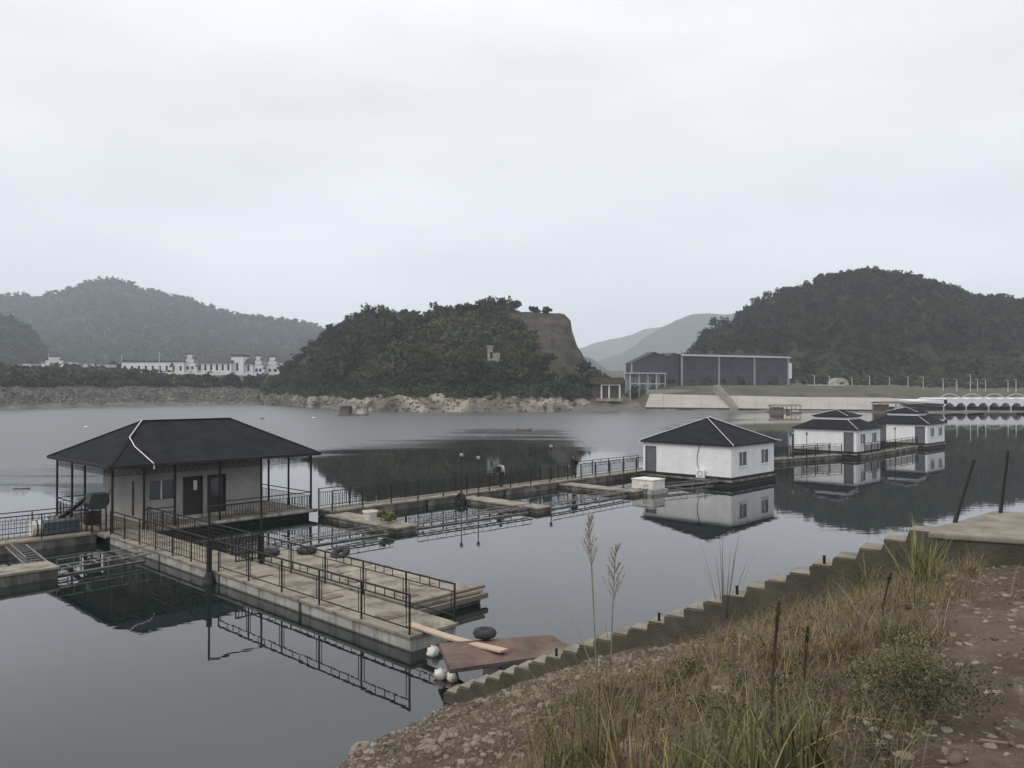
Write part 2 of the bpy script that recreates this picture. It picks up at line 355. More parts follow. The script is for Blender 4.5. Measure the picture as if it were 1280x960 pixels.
G_i[:, 5:28, 2] += (fbm(G_i[:, 5:28, 0]*.05, G_i[:, 5:28, 1]*.05)*np.where(pix(G_i[:, 5:28])[0] > 650, .8, 4.0))*np.clip((G_i[:, 5:28, 2]-5)/14, 0, 1)
G_i[:, 1:5, 1] += fbm(G_i[:, 1:5, 0]*.16, G_i[:, 1:5, 2]*.3+3)*5.5
G_i[:, 2:5, 2] += fbm(G_i[:, 2:5, 0]*.22+7, G_i[:, 2:5, 1]*.2)*2.4
G_i[:, 6:30, 0] += np.where(pix(G_i[:, 6:30])[0] > 690, fbm(G_i[:, 6:30, 2]*.16, G_i[:, 6:30, 1]*.05)*2.2, 0)
cpx, cpy = pix((G_i[:-1, :-1]+G_i[1:, 1:])/2)
def in_cut(x, y): return (x > 643+np.clip((y-392)*.5, 0, 42)+5*np.sin(y*.25)) & (y < 474)
fj = np.arange(G_i.shape[1]-1)[None, :].repeat(G_i.shape[0]-1, 0)
mi = np.where(fj < 4, 1, 0); mi = np.where((fj >= 4) & (fj < 27) & in_cut(cpx, cpy), 2, mi)
# benches cut across the open face
cut_v = in_cut(*pix(G_i)); bench = np.round(G_i[..., 2]/7)*7
G_i[..., 2] = np.where(cut_v & (np.arange(G_i.shape[1])[None, :] > 5) & (np.arange(G_i.shape[1])[None, :] < 24), lerp(G_i[..., 2], bench, .35), G_i[..., 2])
gul = cut_v & (np.arange(G_i.shape[1])[None, :] > 5) & (np.arange(G_i.shape[1])[None, :] < 27)
G_i[..., 1] += np.where(gul, fbm(G_i[..., 0]*.33, G_i[..., 2]*.06+8)*4.5+fbm(G_i[..., 0]*.9, G_i[..., 2]*.4)*1.6, 0)
structure(grid_mesh('headland_hill', G_i, None, [M['soil_green'], M['rock'], M['earth']], mi))
def w_i(x, y, z):
    px, py = 640+F*x/y, HZ-F*(z-CH)/y
    return np.where((z > 6.2) & ~in_cut(px, py) & ~((px > 650+np.clip((y-290), 0, 10)*0) & (z > 15) & (px > 640+ (50-z)*1.2+8)), np.clip(.35+1.2*fbm(x*.03+3, y*.03), .12, 1), 0) *np.where((px > 600) & (px < 634) & (py > 436) & (py < 480), .0, 1)
pts = sample(G_i[:, 3:30], 2500, w_i); sz = rng.gamma(2.2, .40, len(pts))*.62+.40
V, Fc, ti = crown_arrays(pts-np.array([0, 0, .8]), 3.7*sz, 2.2*sz, 120, .17)
o = np_mesh('headland_wood', V, Fc, M['leaf_mid'], attrs={'tint': np.clip(ti*.6+np.repeat(np.clip(.16+1.3*fbm(pts[:, 0]*.045, pts[:, 1]*.045+2), 0, .75), 120), 0, 1)}); o['kind'] = 'stuff'
pts = sample(G_i[:, 3:14], 2600, lambda x, y, z: np.where((z > 4.2) & ~in_cut(640+F*x/y, HZ-F*(z-CH)/y), 1., .012)); sz = rng.uniform(.5, 1.2, len(pts))
V, Fc, ti = crown_arrays(pts-np.array([0, 0, .3]), 1.7*sz, 1.2*sz, 26, .34)
o = np_mesh('headland_scrub', V, Fc, M['leaf_mid'], attrs={'tint': .35+.65*ti}); o['kind'] = 'stuff'

# ---- far left shore with its riprap, running on behind the headland
l_shore = interp([(-260, 215), (-100, 248), (0, 262), (100, 300), (200, 333), (330, 368), (500, 420), (760, 430)])
def l_prof(px):
    Ys = l_shore(px)
    return [(Ys-8, -3), (Ys, 0), (Ys+3, 1.2), (Ys+7, 2.0), (Ys+10, 4.2), (Ys+15, 6.8), (Ys+19, 7.6), (Ys+30, 8.6), (Ys+50, 10.5), (Ys+75, 13), (Ys+110, 14.5), (Ys+170, 16), (Ys+300, 20), (760, 24), (1200, 30)]
G_l = loft(np.linspace(-260, 780, 260), l_prof)
G_l[:, 2:7, 2] += fbm(G_l[:, 2:7, 0]*.18, G_l[:, 2:7, 1]*.18)*1.3
lm = np.where(np.arange(14)[None, :].repeat(259, 0) < 6, 1, 0)
structure(grid_mesh('lake_shore', G_l, None, [M['grassland'], M['riprap']], lm))
# riprap boulders on that shore: too many and too small to count
def stone_arrays(pts, size, squash=.65):
    """low stones: a jittered octahedron-like solid of 8 corners and 6 quads each"""
    n = len(pts); c = np.array([(x, y, z) for z in (-1, 1) for x, y in ((-1, -1), (1, -1), (1, 1), (-1, 1))], float)*.6
    V = c[None]*rng.uniform(.55, 1.25, (n, 8, 3)); V[:, :, 2] *= squash
    th = rng.uniform(0, 2*PI, n); co, si = np.cos(th)[:, None], np.sin(th)[:, None]
    tl = rng.uniform(-.5, .5, n)[:, None]
    x, y, z = V[..., 0]*1.35, V[..., 1], V[..., 2]; x, z = x*np.cos(tl)-z*np.sin(tl), x*np.sin(tl)+z*np.cos(tl)
    V = np.stack([x*co-y*si, x*si+y*co, z], -1)*np.broadcast_to(size, n)[:, None, None]+pts[:, None, :]
    q = np.array([(0, 3, 2, 1), (4, 5, 6, 7), (0, 1, 5, 4), (1, 2, 6, 5), (2, 3, 7, 6), (3, 0, 4, 7)])
    Fc = (q[None]+8*np.arange(n)[:, None, None]).reshape(-1, 4)
    return V.reshape(-1, 3), Fc, np.repeat(rng.random(n), 6)
M['boulder'] = mat('boulder_stone', (.060, .057, .05), .9, .2, col2=(.16, .15, .13), scale=.6, attr='tint', contrast=(.15, .9))
p_ = sample(G_l[:, 2:7], 8000, lambda x, y, z: 640+F*x/y < 420); V, Fc, ti = stone_arrays(p_, rng.gamma(3, .07, len(p_))+.16)
o = np_mesh('shore_boulders', V, Fc, M['boulder'], attrs={'tint': ti}); o['kind'] = 'stuff'
p_ = sample(G_i[:, 1:5], 1300, lambda x, y, z: (z > -.3)*1.); V, Fc, ti = stone_arrays(p_, rng.gamma(2, .11, len(p_))+.10)
o = np_mesh('headland_rubble', V, Fc, M['boulder'], attrs={'tint': .3+.7*ti}); o['kind'] = 'stuff'
p_ = sample(G_l[:, 6:11], 3600, lambda x, y, z: (640+F*x/y < 380)*1.); sz = rng.gamma(5, .2, len(p_))*.6+.4
V, Fc, ti = crown_arrays(p_-np.array([0, 0, .5]), 3.2*sz, 2.0*sz, 34, .32)
o = np_mesh('shore_thicket', V, Fc, M['leaf_mid'], attrs={'tint': ti}); o['kind'] = 'stuff'

# ---- right shore: beach, berm, terrace for the works hall, then the wooded hill
r_shore = interp([(690, 250), (745, 243), (790, 258), (830, 252), (900, 246), (1000, 240), (1100, 236), (1180, 232), (1230, 246), (1400, 262)])
r_hill = interp([(690, 486), (800, 480), (850, 462), (862, 446), (890, 424), (915, 416), (930, 398), (945, 388), (970, 378), (1000, 366), (1030, 352), (1060, 344), (1090, 342), (1120, 346), (1150, 354), (1180, 362), (1210, 376), (1240, 384), (1280, 388), (1340, 394), (1400, 400)])
def r_prof(px):
    Ys = r_shore(px); q = min(1, max(0, (px-795)/15)); w = min(1, max(0, (px-1120)/60))
    Ym = max(Ys+9, 254)
    z1 = lerp(2.0, zat(np.interp(px, [806, 1000, 1128, 1192], [509.5, 512, 513, 511.0]), Ym)-.7, q); z2 = lerp(lerp(4.0, zat(np.interp(px, [806, 1000, 1128], [493, 497, 498]), Ym+13)-.35, q), 1.6, w)
    out = [(Ys-8, -2.5), (Ys, 0), (Ys+4, .5), (Ym, z1), (Ym+13, z2), (Ym+17, z2+.2), (Ym+28, lerp(lerp(6.0, 7.6, q), 4.6, w)), (Ym+34, lerp(lerp(6.2, 8.2, q), 6.0, w)), (Ym+60, lerp(8.4, 7.0, w)), (Ym+85, lerp(9.0, 8.4, w))]
    Y0 = Ym+85; z0 = out[-1][1]; Yc = 500; zc = max(zat(r_hill(px), Yc), z0+.5)
    for k in range(1, 21):
        t = k/20; out.append((lerp(Y0, Yc, t), lerp(z0, zc, (3*t*t-2*t*t*t)*.55+t*.45)))
    for k in range(1, 7):
        t = k/6; out.append((lerp(Yc, Yc+260, t), lerp(zc, 8, t*t*(3-2*t))))
    return out
G_r = loft(np.linspace(690, 1420, 190), r_prof)
G_r[:, 11:34, 2] += fbm(G_r[:, 11:34, 0]*.03, G_r[:, 11:34, 1]*.03)*9*np.clip((G_r[:, 11:34, 2]-12)/25, 0, 1)
G_r[:, 2:3, 2] += fbm(G_r[:, 2:3, 0]*.2, G_r[:, 2:3, 1]*.2)*.5
qx = 640+F*G_r[:, :4, 0]/G_r[:, :4, 1]
G_r[:, 2:9, 2] += np.where(pix(G_r[:, 2:9])[0] < 800, fbm(G_r[:, 2:9, 0]*.12+4, G_r[:, 2:9, 1]*.12)*2.6, 0)
rm = np.where(np.arange(G_r.shape[1]-1)[None, :].repeat(189, 0) < 3, 1, 0)
rm[:, 10:] = 2
structure(grid_mesh('works_terrace', G_r, None, [M['grassland'], M['mud'], M['soil_green']], rm))
def w_r(x, y, z):
    px = 640+F*x/y; py = HZ-F*(z-CH)/y
    bare = np.clip(.5+1.6*fbm(x*.02+9, y*.02+2), .0, 1)
    low = (py > 440)
    return np.where((z > 9.5) & (y > 355), np.where(low, .25*bare, 1.), 0)
pts = sample(G_r[:, 8:34], 6500, w_r); sz = rng.gamma(5, .2, len(pts))*.55+.45
V, Fc, ti = crown_arrays(pts-np.array([0, 0, 1]), 4.9*sz, 2.3*sz, 72, .22)
o = np_mesh('hillside_wood', V, Fc, M['leaf_dark'], attrs={'tint': ti}); o['kind'] = 'stuff'
pts = sample(G_r[:, 5:16], 2600, lambda x, y, z: np.where((z > 3) & ((y > 330) | (640+F*x/y < 800)| (640+F*x/y > 1010)) & ~((y > 272) & (y < 312) & (640+F*x/y > 1000)), 1., .0)); sz = rng.uniform(.5, 1.3, len(pts))
V, Fc, ti = crown_arrays(pts-np.array([0, 0, .3]), 1.8*sz, 1.3*sz, 24, .36)
o = np_mesh('terrace_scrub', V, Fc, M['leaf_mid'], attrs={'tint': ti}); o['kind'] = 'stuff'

# ---- hills farther off
def ridge(name, sky, D, Y0, z0, wid, x0, x1, amp, n=140, fore=None, tree=None):
    f = interp(sky)
    def prof(px):
        zc = max(zat(f(px), D), z0); out = []
        for k in range(0, 21):
            t = k/20; out.append((lerp(Y0, D, t), lerp(z0-2, zc, t*(.55+.45*t))))
        for k in range(1, 5): out.append((D+wid*k/4, lerp(zc, z0-4, k/4)))
        return out
    G = loft(np.linspace(x0, x1, n), prof)
    s = 14.0/D
    G[:, 1:, 2] += fbm(G[:, 1:, 0]*s, G[:, 1:, 1]*s)*amp*np.clip((G[:, 1:, 2]-z0)/(amp*3), 0, 1)
    structure(grid_mesh(name, G, M['hill_far']))
    if tree:
        cnt, h = tree; pts = sample(G[:, 1:22], cnt); z = rng.uniform(.6, 1.4, cnt)
        V, Fc, ti = crown_arrays(pts-np.array([0, 0, h*.2]), h*z, h*.5*z, 26, .40)
        o = np_mesh(fore, V, Fc, M['leaf_far'], attrs={'tint': ti}); o['kind'] = 'stuff'
M['hill_far'] = mat('far_hill', (.014, .020, .015), .95, .1, col2=(.032, .040, .027), scale=.02, contrast=(.3, .7))
ridge('left_mountain', [(-320, 385), (-200, 372), (-60, 362), (0, 367), (40, 371), (70, 368), (100, 358), (130, 354), (150, 354), (170, 361), (200, 365), (240, 374), (300, 393), (350, 403), (395, 410), (440, 425), (520, 455), (600, 475)], 1650, 900, 18, 500, -320, 600, 13, fore='mountain_wood', tree=(10000, 9))
ridge('left_foothill', [(-320, 350), (-100, 374), (0, 394), (20, 400), (40, 418), (55, 440), (62, 456), (80, 474)], 900, 650, 18, 250, -320, 84, 8, n=60, fore='foothill_wood', tree=(2200, 7))
ridge('far_mountain', [(560, 470), (690, 442), (730, 430), (760, 421), (790, 416), (830, 412), (870, 404), (900, 402), (1000, 410), (1100, 430)], 4000, 3200, 10, 300, 560, 1150, 50, n=80)
ridge('blue_mountain', [(650, 480), (735, 452), (770, 440), (800, 428), (830, 412), (860, 399), (890, 391), (920, 385), (945, 388), (1000, 398), (1100, 420), (1200, 440)], 2800, 2100, 10, 300, 650, 1230, 40, n=90)
ridge('valley_hill', [(660, 430), (715, 436), (740, 446), (760, 460), (778, 472), (800, 482)], 1650, 1200, 10, 250, 655, 805, 18, n=60)
# ================================================================== DOCKS AND FLOATING HOUSES
# dock frame: u runs from the water towards the bank, v along the row of houses
O = Vector((-2.70, 21.2, 0)); UA = math.atan2(-.69, .723)
Mu = Matrix.Translation(O) @ Matrix.Rotation(UA, 4, 'Z')
def D(u, v, z=0.0): return Mu @ Vector((u, v, z))
DZ = .45

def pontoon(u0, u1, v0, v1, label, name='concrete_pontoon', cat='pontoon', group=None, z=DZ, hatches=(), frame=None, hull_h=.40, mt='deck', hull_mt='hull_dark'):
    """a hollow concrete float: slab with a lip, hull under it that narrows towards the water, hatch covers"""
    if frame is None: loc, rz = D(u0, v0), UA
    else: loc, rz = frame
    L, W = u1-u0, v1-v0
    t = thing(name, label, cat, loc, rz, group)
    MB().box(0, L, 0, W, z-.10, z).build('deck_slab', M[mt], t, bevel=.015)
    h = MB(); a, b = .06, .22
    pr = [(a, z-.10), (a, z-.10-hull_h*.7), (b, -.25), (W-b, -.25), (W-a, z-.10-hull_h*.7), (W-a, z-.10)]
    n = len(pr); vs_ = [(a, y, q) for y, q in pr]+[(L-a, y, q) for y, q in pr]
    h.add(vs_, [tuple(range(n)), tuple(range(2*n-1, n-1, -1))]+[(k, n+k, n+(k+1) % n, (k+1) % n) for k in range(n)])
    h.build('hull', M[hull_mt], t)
    for hu, hv in hatches:
        c = MB().box(hu-u0-.30, hu-u0+.30, hv-v0-.30, hv-v0+.30, z+.001, z+.03); ho = c.build('hatch_cover', M['redhatch'], t)
        MB().box(hu-u0-.23, hu-u0+.23, hv-v0-.23, hv-v0+.23, z+.0305, z+.042).build('hatch_lid', M['deck'], ho)
    return t

def rail(p, q, label, style='open', name='iron_railing', h=1.05, gap=2.15, post=.021, group=None, z=DZ, m='iron', ends=(True, True)):
    """a railing run from p to q (world): each post a part, rails, thin bars joined"""
    p = Vector((p[0], p[1], z)); q = Vector((q[0], q[1], z)); d = q-p; L = d.length; a = math.atan2(d.y, d.x)
    t = thing(name, label, 'railing', p, a, group); n = max(1, round(L/gap)); mt = M[m]
    pm = MB().box(-post, post, -post, post, 0, h).mesh('post')
    pm.materials.append(mt)
    xs = [L*k/n for k in range(n+1)]
    for k, x in enumerate(xs):
        if (k == 0 and not ends[0]) or (k == n and not ends[1]): continue
        link(pm, 'post', None, t, (x, 0, 0))
    MB().box(-post, L+post, -.026, .026, h, h+.04).build('top_rail', mt, t)
    thin = MB(); r = .011
    if style == 'open':
        MB().box(0, L, -.012, .012, h-.22, h-.195).build('upper_rail', mt, t)
        MB().box(0, L, -.014, .014, .16, .19).build('lower_rail', mt, t)
        for k in range(n):
            x0, x1 = xs[k], xs[k+1]
            for f_ in (.3, .5, .7): x = lerp(x0, x1, f_); thin.box(x-.01, x+.01, -.01, .01, h-.196, h)
            for x in (x0+.14, x1-.14): thin.box(x-.009, x+.009, -.009, .009, .19, h-.22)
    elif style == 'bars':
        MB().box(0, L, -.014, .014, h-.20, h-.17).build('upper_rail', mt, t)
        MB().box(0, L, -.014, .014, .10, .13).build('lower_rail', mt, t)
        x = .13
        while x < L:
            thin.box(x-r, x+r, -r, r, .13, h-.20); x += .14
        for k in range(n): x = lerp(xs[k], xs[k+1], .5); thin.box(x-r, x+r, -r, r, h-.171, h)
    elif style == 'mesh':
        MB().box(0, L, -.010, .010, h-.16, h-.14).build('upper_rail', mt, t)
        MB().box(0, L, -.012, .012, .12, .145).build('lower_rail', mt, t)
        x = .22
        while x < L:
            thin.box(x-.009, x+.009, -.009, .009, .145, h-.16); x += .22
        for zz in (.36, .58, .74): thin.box(0, L, -.006, .006, zz, zz+.012)
    thin.build('infill_bars', mt, t, kind='stuff')
    return t

def truss(p, q, label, w=.55, z=DZ-.12, group=None, rise=.0):
    """a steel cage frame: two tubes with rungs between, and a low hand line"""
    p = Vector((p[0], p[1], 0)); q = Vector((q[0], q[1], 0)); d = q-p; L = d.length; a = math.atan2(d.y, d.x)
    t = thing('cage_frame', label, 'frame', p, a, group)
    for s in (-1, 1):
        MB().tube((0, s*w/2, z), (L, s*w/2, z), .035).build('side_tube', M['galv'], t)
    rg = MB().tube((0, -w/2+.03, z), (0, w/2-.03, z), .02).mesh('rung'); rg.materials.append(M['galv'])
    n = max(2, int(L/.5))
    for k in range(n+1): link(rg, 'rung', None, t, (.04+(L-.08)*k/n, 0, 0))
    if rise:
        MB().tube((0, -w/2, z+rise), (L, -w/2, z+rise), .022).build('hand_line', M['galv'], t)
        b = MB(); k = 0
        while k <= L: b.tube((k, -w/2, z+.03), (k, -w/2, z+rise), .014, n=5); k += .6
        b.build('uprights', M['galv'], t, kind='stuff')
    MB().tube((.1, 0, .03), (L-.1, 0, .03), .045, n=8).build('float_pipe', M['galv'], t)
    hg = MB(); k = .5
    while k < L-.2: hg.box(k-.02, k+.02, -.02, .02, .1, z); k += 1.5
    hg.build('hangers', M['galv'], t, kind='stuff')
    return t

def lamp_post(loc, label, h=2.3, group='garden lamps on the walkway'):
    t = thing('lamp_post', label, 'lamp post', loc, 0, group)
    MB().lathe([(0, 0), (.10, 0), (.10, .05), (.05, .12), (.035, .3), (.028, h-.1), (0, h-.1)], 8).build('pole', M['iron'], t)
    MB().lathe([(0, h-.12), (.07, h-.12), (.09, h-.03), (0, h-.03)], 8).build('collar', M['iron'], t)
    MB().ball((0, 0, h+.09), .13, 10).build('globe', M['globe'], t, smooth=True)
    return t
def tyre(loc, label, tilt=(0, 0, 0), r=.30, w=.12):
    t = thing('old_tyre', label, 'tyre', loc)
    m_ = Matrix.Rotation(tilt[2], 3, 'Z') @ Matrix.Rotation(tilt[0], 3, 'X')
    MB().torus((0, 0, w), r, w, m_, sz=.95).build('tyre_casing', M['rubber'], t, smooth=True)
    MB().torus((0, 0, w), r-.10, .05, m_, sz=1.6, k=6).build('bead', M['rubber'], t, smooth=True)
    return t

# ---- pier A (railed) from house 4 to the bank, in four floats; pad B beside it
A_UV = [(-21.3, -16.0), (-15.94, -10.9), (-10.84, -5.5), (-5.44, 0.0)]
A_LB = ['long concrete pontoon of the railed pier joining the porch house', 'stained pontoon of the railed pier just before the iron portal', 'pontoon of the railed pier with the brown hatch beside the portal', 'end pontoon of the railed pier reaching the wooden plank']
A_H = [[], [], [(-9.2, .8)], [(-5.0, .85), (-1.9, .8)]]
for (a, b), l_, hh in zip(A_UV, A_LB, A_H): pontoon(a, b, 0, 1.75, l_, hatches=hh, hull_h=.42, hull_mt='hull')
pontoon(-12.6, -7.45, 1.97, 4.85, 'wide concrete pontoon carrying old tyres beside the railed pier', hatches=[(-8.6, 3.6)])
pontoon(-7.39, -2.2, 1.97, 4.85, 'wide outer pontoon with timber end beam beside the railed pier', hatches=[(-6.2, 2.7), (-4.2, 3.9), (-3.4, 2.6)])
eb = thing('end_beam', 'weathered timber beam lying across the end of the wide outer pontoon', 'beam', D(-2.2, 1.9), UA)
MB().box(-.20, -.06, 0, 3.1, DZ+.002, DZ+.09).build('timber', M['oldwood'], eb, bevel=.01)
MB().box(-.02, .14, .1, 3.05, DZ-.28, DZ-.12).build('fender', M['oldwood'], eb, bevel=.01)
rail(D(-10.9, .07), D(-.10, .07), 'open iron railing on the lake-side edge of the pier, portal to plank')
rail(D(-10.9, 1.70), D(-.12, 1.70), 'open iron railing between the railed pier and the wide outer pontoon')
rail(D(-21.2, .07), D(-11.5, .07), 'mesh iron railing on the pier from the porch to the portal', 'mesh', gap=1.6)
rail(D(-21.2, 1.70), D(-11.5, 1.70), 'mesh iron railing on the pond side of the pier, porch to portal', 'mesh', gap=1.6)
# portal gate on two piles
pg = thing('portal_gate', 'black iron portal of two piles and a thin lintel across the pier', 'gate', D(-11.2, -.14), UA)
for y in (0.0, 2.05):
    MB().tube((0, y, -.3), (0, y, 1.55), .10, n=10).build('pile', M['iron'], pg)
    MB().tube((0, y, 1.55), (0, y, 2.75), .04, n=8).build('upper_post', M['iron'], pg)
    MB().lathe([(0, -.3), (.24, -.3), (.22, .08), (.11, .42), (0, .42)], 10, (0, y, 0)).build('pile_collar', M['rubber'], pg)
MB().box(-.025, .025, -.04, 2.09, 2.72, 2.77).build('lintel', M['iron'], pg)
gl = MB().box(-.02, .02, 1.0, 1.04, DZ+.15, 1.5).box(-.02, .02, 1.90, 1.94, DZ+.15, 1.5).box(-.02, .02, 1.04, 1.90, DZ+.15, DZ+.19).box(-.02, .02, 1.04, 1.90, 1.46, 1.5)
for k in range(6): gl.box(-.012, .012, 1.13+k*.13, 1.155+k*.13, DZ+.19, 1.46)
gl.build('gate_leaf', M['iron'], pg)

# ---- walkway C to the left, pontoon D and the cage frames
pontoon(-23.9, -22.35, -6.2, -.05, 'pontoon of the walkway running left from the porch corner, nearest the porch')
pontoon(-24.2, -22.6, -13.0, -6.26, 'far pontoon of the walkway running left from the porch corner')
rail(D(-22.45, -.3), D(-22.65, -12.5), 'mesh railing on the pond side of the left walkway', 'mesh', gap=1.9)
rail(D(-23.8, -.3), D(-24.0, -12.5), 'mesh railing on the lake side of the left walkway', 'mesh', gap=1.9)
pontoon(-17.3, -15.9, -9.5, -3.6, 'short concrete pontoon with red hatch cover beyond the ladder frames', hatches=[(-16.6, -5.7)])
truss(D(-16.3, -3.7), D(-16.6, -.15), 'steel ladder frame joining the short pontoon to the railed pier', w=.6, rise=.35)
truss(D(-22.2, -3.4), D(-17.4, -3.9), 'steel ladder frame joining the left walkway to the short pontoon', w=.75, rise=.3)

# ---- walkway W behind the fish cages, from house 4 to house 3
W_V = [(10.9, 17.6), (17.66, 24.3), (24.36, 31.0), (31.06, 41.6)]
W_LB = ['pontoon of the long walkway touching the porch house', 'pontoon of the long walkway under the twin garden lamps', 'pontoon of the long walkway carrying the person in white', 'pontoon of the long walkway ending at the house with the white chest']
for (a, b), l_ in zip(W_V, W_LB): pontoon(-21.5, -20.05, a, b, l_)
rail(D(-21.42, 11.0), D(-21.42, 41.4), 'long iron bar railing on the lake side of the long walkway', 'bars', gap=2.05, post=.03)
rail(D(-20.12, 11.0), D(-20.12, 30.8), 'long mesh railing on the cage side of the long walkway', 'mesh', gap=2.05, post=.03)
rail(D(-20.12, 32.3), D(-20.12, 41.0), 'short open railing beside the white chest near the house door', 'open', gap=1.9, post=.03)
for (u0, u1, v0, v1, l_) in ((-20.0, -14.0, 10.5, 11.9, 'concrete finger pontoon with pot and weeds off the long walkway'), (-20.0, -13.4, 20.0, 21.3, 'concrete finger pontoon below the twin lamps with a hanging tyre'), (-20.0, -13.7, 29.6, 30.9, 'concrete finger pontoon beside the white chest')):
    pontoon(u0, u1, v0, v1, l_, z=.30, hull_h=.26)
truss(D(-14.5, 2.4), D(-14.3, 10.4), 'steel cage frame between the tyre pontoon and the potted finger pontoon', w=.5, rise=.25)
truss(D(-14.4, 12.0), D(-13.9, 19.9), 'steel cage frame between the potted finger and the lamp finger', w=.5, rise=.25)
truss(D(-13.8, 21.4), D(-14.0, 29.5), 'steel cage frame between the lamp finger and the chest finger', w=.5, rise=.25)
truss(D(-14.0, 31.0), D(-12.6, 38.2), 'steel cage frame between the chest finger and the white house', w=.5, rise=.25)
for u, v, z_ in ((-20.3, 20.6, DZ), (-19.3, 21.1, .30)):
    lamp_post(D(u, v, z_), 'globe garden lamp on a black pole, one of a pair at the finger pontoon')
lamp_post(D(-21.2, 30.2, DZ), 'single globe garden lamp on the long walkway near the walking figure in black')
tyre(D(-19.6, 19.92, DZ-.34), 'old tyre hung on the side of the lamp finger pontoon', (PI/2, 0, UA))
tyre(D(-12.1, 2.75, DZ), 'old tyre lying on the wide pontoon right by the portal pile')
tyre(D(-11.4, 4.0, DZ), 'flattened old tyre on the wide pontoon between the other two')
tyre(D(-9.9, 4.55, DZ), 'old tyre on the outer edge of the wide pontoon', (.5, 0, UA))
pot = thing('plant_pot', 'white round tub on the finger pontoon beside the weeds', 'pot', D(-17.0, 11.2, .30))
MB().lathe([(0, 0), (.30, 0), (.36, .38), (.40, .38), (.40, .45), (.33, .45), (.30, .30), (0, .30)], 14).build('tub', M['foam'], pot, smooth=False)
MB().lathe([(0, .31), (.31, .31), (0, .34)], 10).build('soil', M['rubber'], pot)
V, Fc, ti = crown_arrays(np.array([tuple(D(-15.8, 11.3, .25)), tuple(D(-15.4, 11.0, .25)), tuple(D(-15.6, 11.6, .25))]), np.array([.7, .5, .4]), np.array([.45, .35, .3]), 90, .22)
M['weed'] = leafmat('weed_leaf', (.07, .09, .03), (.17, .17, .07))
tag(np_mesh('weed_tuft', V, Fc, M['weed'], attrs={'tint': ti}), 'tuft of yellow-green weeds growing on the potted finger pontoon', 'weeds')
ch = thing('foam_chest', 'big white foam chest standing between finger pontoon and white house', 'chest', D(-14.1, 31.3, 0), UA)
MB().box(-1.0, 1.0, -.15, 1.6, -.1, .28).build('float_base', M['hull'], ch)
MB().box(-.85, .85, .0, 1.45, .285, .86).build('chest_body', M['foam'], ch, bevel=.04)
MB().box(-.88, .88, -.03, 1.48, .862, .96).build('chest_lid', M['foam'], ch, bevel=.03)

# ================================================================== HOUSE 4: the porch house
h4 = thing('porch_house', 'pale porch house with wide dark hipped roof on iron posts', 'house', D(-29.4, -.1), UA)
LX, LY = 8.5, 10.9                       # local x = u, y = v ; front is at x = LX
MB().box(.05, LX-.4, .0, LY, DZ-.16, DZ).build('porch_deck', M['deck'], h4)
MB().box(LX-.39, LX-.30, -.05, LY+.05, DZ-.09, DZ+.02).build('deck_edge', M['hull'], h4)
MB().box(.3, LX-.7, .3, LY-.3, -.25, DZ-.161).build('float_base', M['rubber'], h4)
WX0, WX1, WY0, WY1 = 1.2, LX-2.2, 2.3, 8.6; EZ = 3.42
wl = MB()
wl.box(WX0, WX1, WY0, WY0+.15, DZ+.001, EZ); wl.box(WX0, WX0+.15, WY0+.15, WY1-.15, DZ+.001, EZ); wl.box(WX0, WX1, WY1-.15, WY1, DZ+.001, EZ)
ops = [(2.62, 3.85, DZ+1.12, DZ+2.05), (4.30, 5.32, DZ+.001, DZ+2.12), (5.56, 6.56, DZ+.001, DZ+2.12)]
y = WY0+.15
for (a, b, c, d) in ops:
    wl.box(WX1-.15, WX1, y, a, DZ+.001, EZ); wl.box(WX1-.15, WX1, a, b, d, EZ)
    if c > DZ+.1: wl.box(WX1-.15, WX1, a, b, DZ+.001, c)
    y = b
wl.box(WX1-.15, WX1, y, WY1-.15, DZ+.001, EZ)
wl.build('wall', M['cream'], h4)
MB().box(WX1+.001, WX1+.03, WY0, WY1, DZ+.002, DZ+.18).build('skirting', M['hull'], h4)
wd = MB(); a, b, c, d = ops[0]
for q in ((a-.08, a, c-.08, d+.08), (b, b+.08, c-.08, d+.08), (a, b, c-.08, c), (a, b, d, d+.08)): wd.box(WX1-.06, WX1+.04, *q)
w4 = wd.build('window', M['cream'], h4, label='dark window in a pale frame beside the doors')
for k in range(2): MB().box(WX1-.09, WX1-.075, lerp(a, b, k/2)+.03, lerp(a, b, (k+1)/2)-.03, c+.02, d-.02).build('pane', M['glass'], w4)
MB().box(WX1-.085, WX1-.04, (a+b)/2-.03, (a+b)/2+.03, c, d).build('mullion', M['trim'], w4)
for k, (a, b, c, d) in enumerate(ops[1:]):
    do = MB().box(WX1-.10, WX1-.05, a+.06, b-.06, DZ+.01, d-.05).build('door', M['door'], h4)
    fr = MB()
    for q in ((a, a+.06, c, d), (b-.06, b, c, d), (a+.06, b-.06, d-.05, d)): fr.box(WX1-.12, WX1+.03, *q)
    fr.build('door_frame', M['door'], do); MB().tube((WX1-.05, b-.16, DZ+1.0), (WX1+.0, b-.16, DZ+1.0), .025).build('handle', M['steel'], do)
    if k == 0: MB().box(WX1-.051, WX1-.04, a+.55, a+.74, DZ+1.42, DZ+1.90).build('notice', M['trim'], do)
    else: MB().box(WX1-.049, WX1-.035, a+.2, b-.2, DZ+1.0, DZ+1.95).build('door_pane', M['glass'], do)
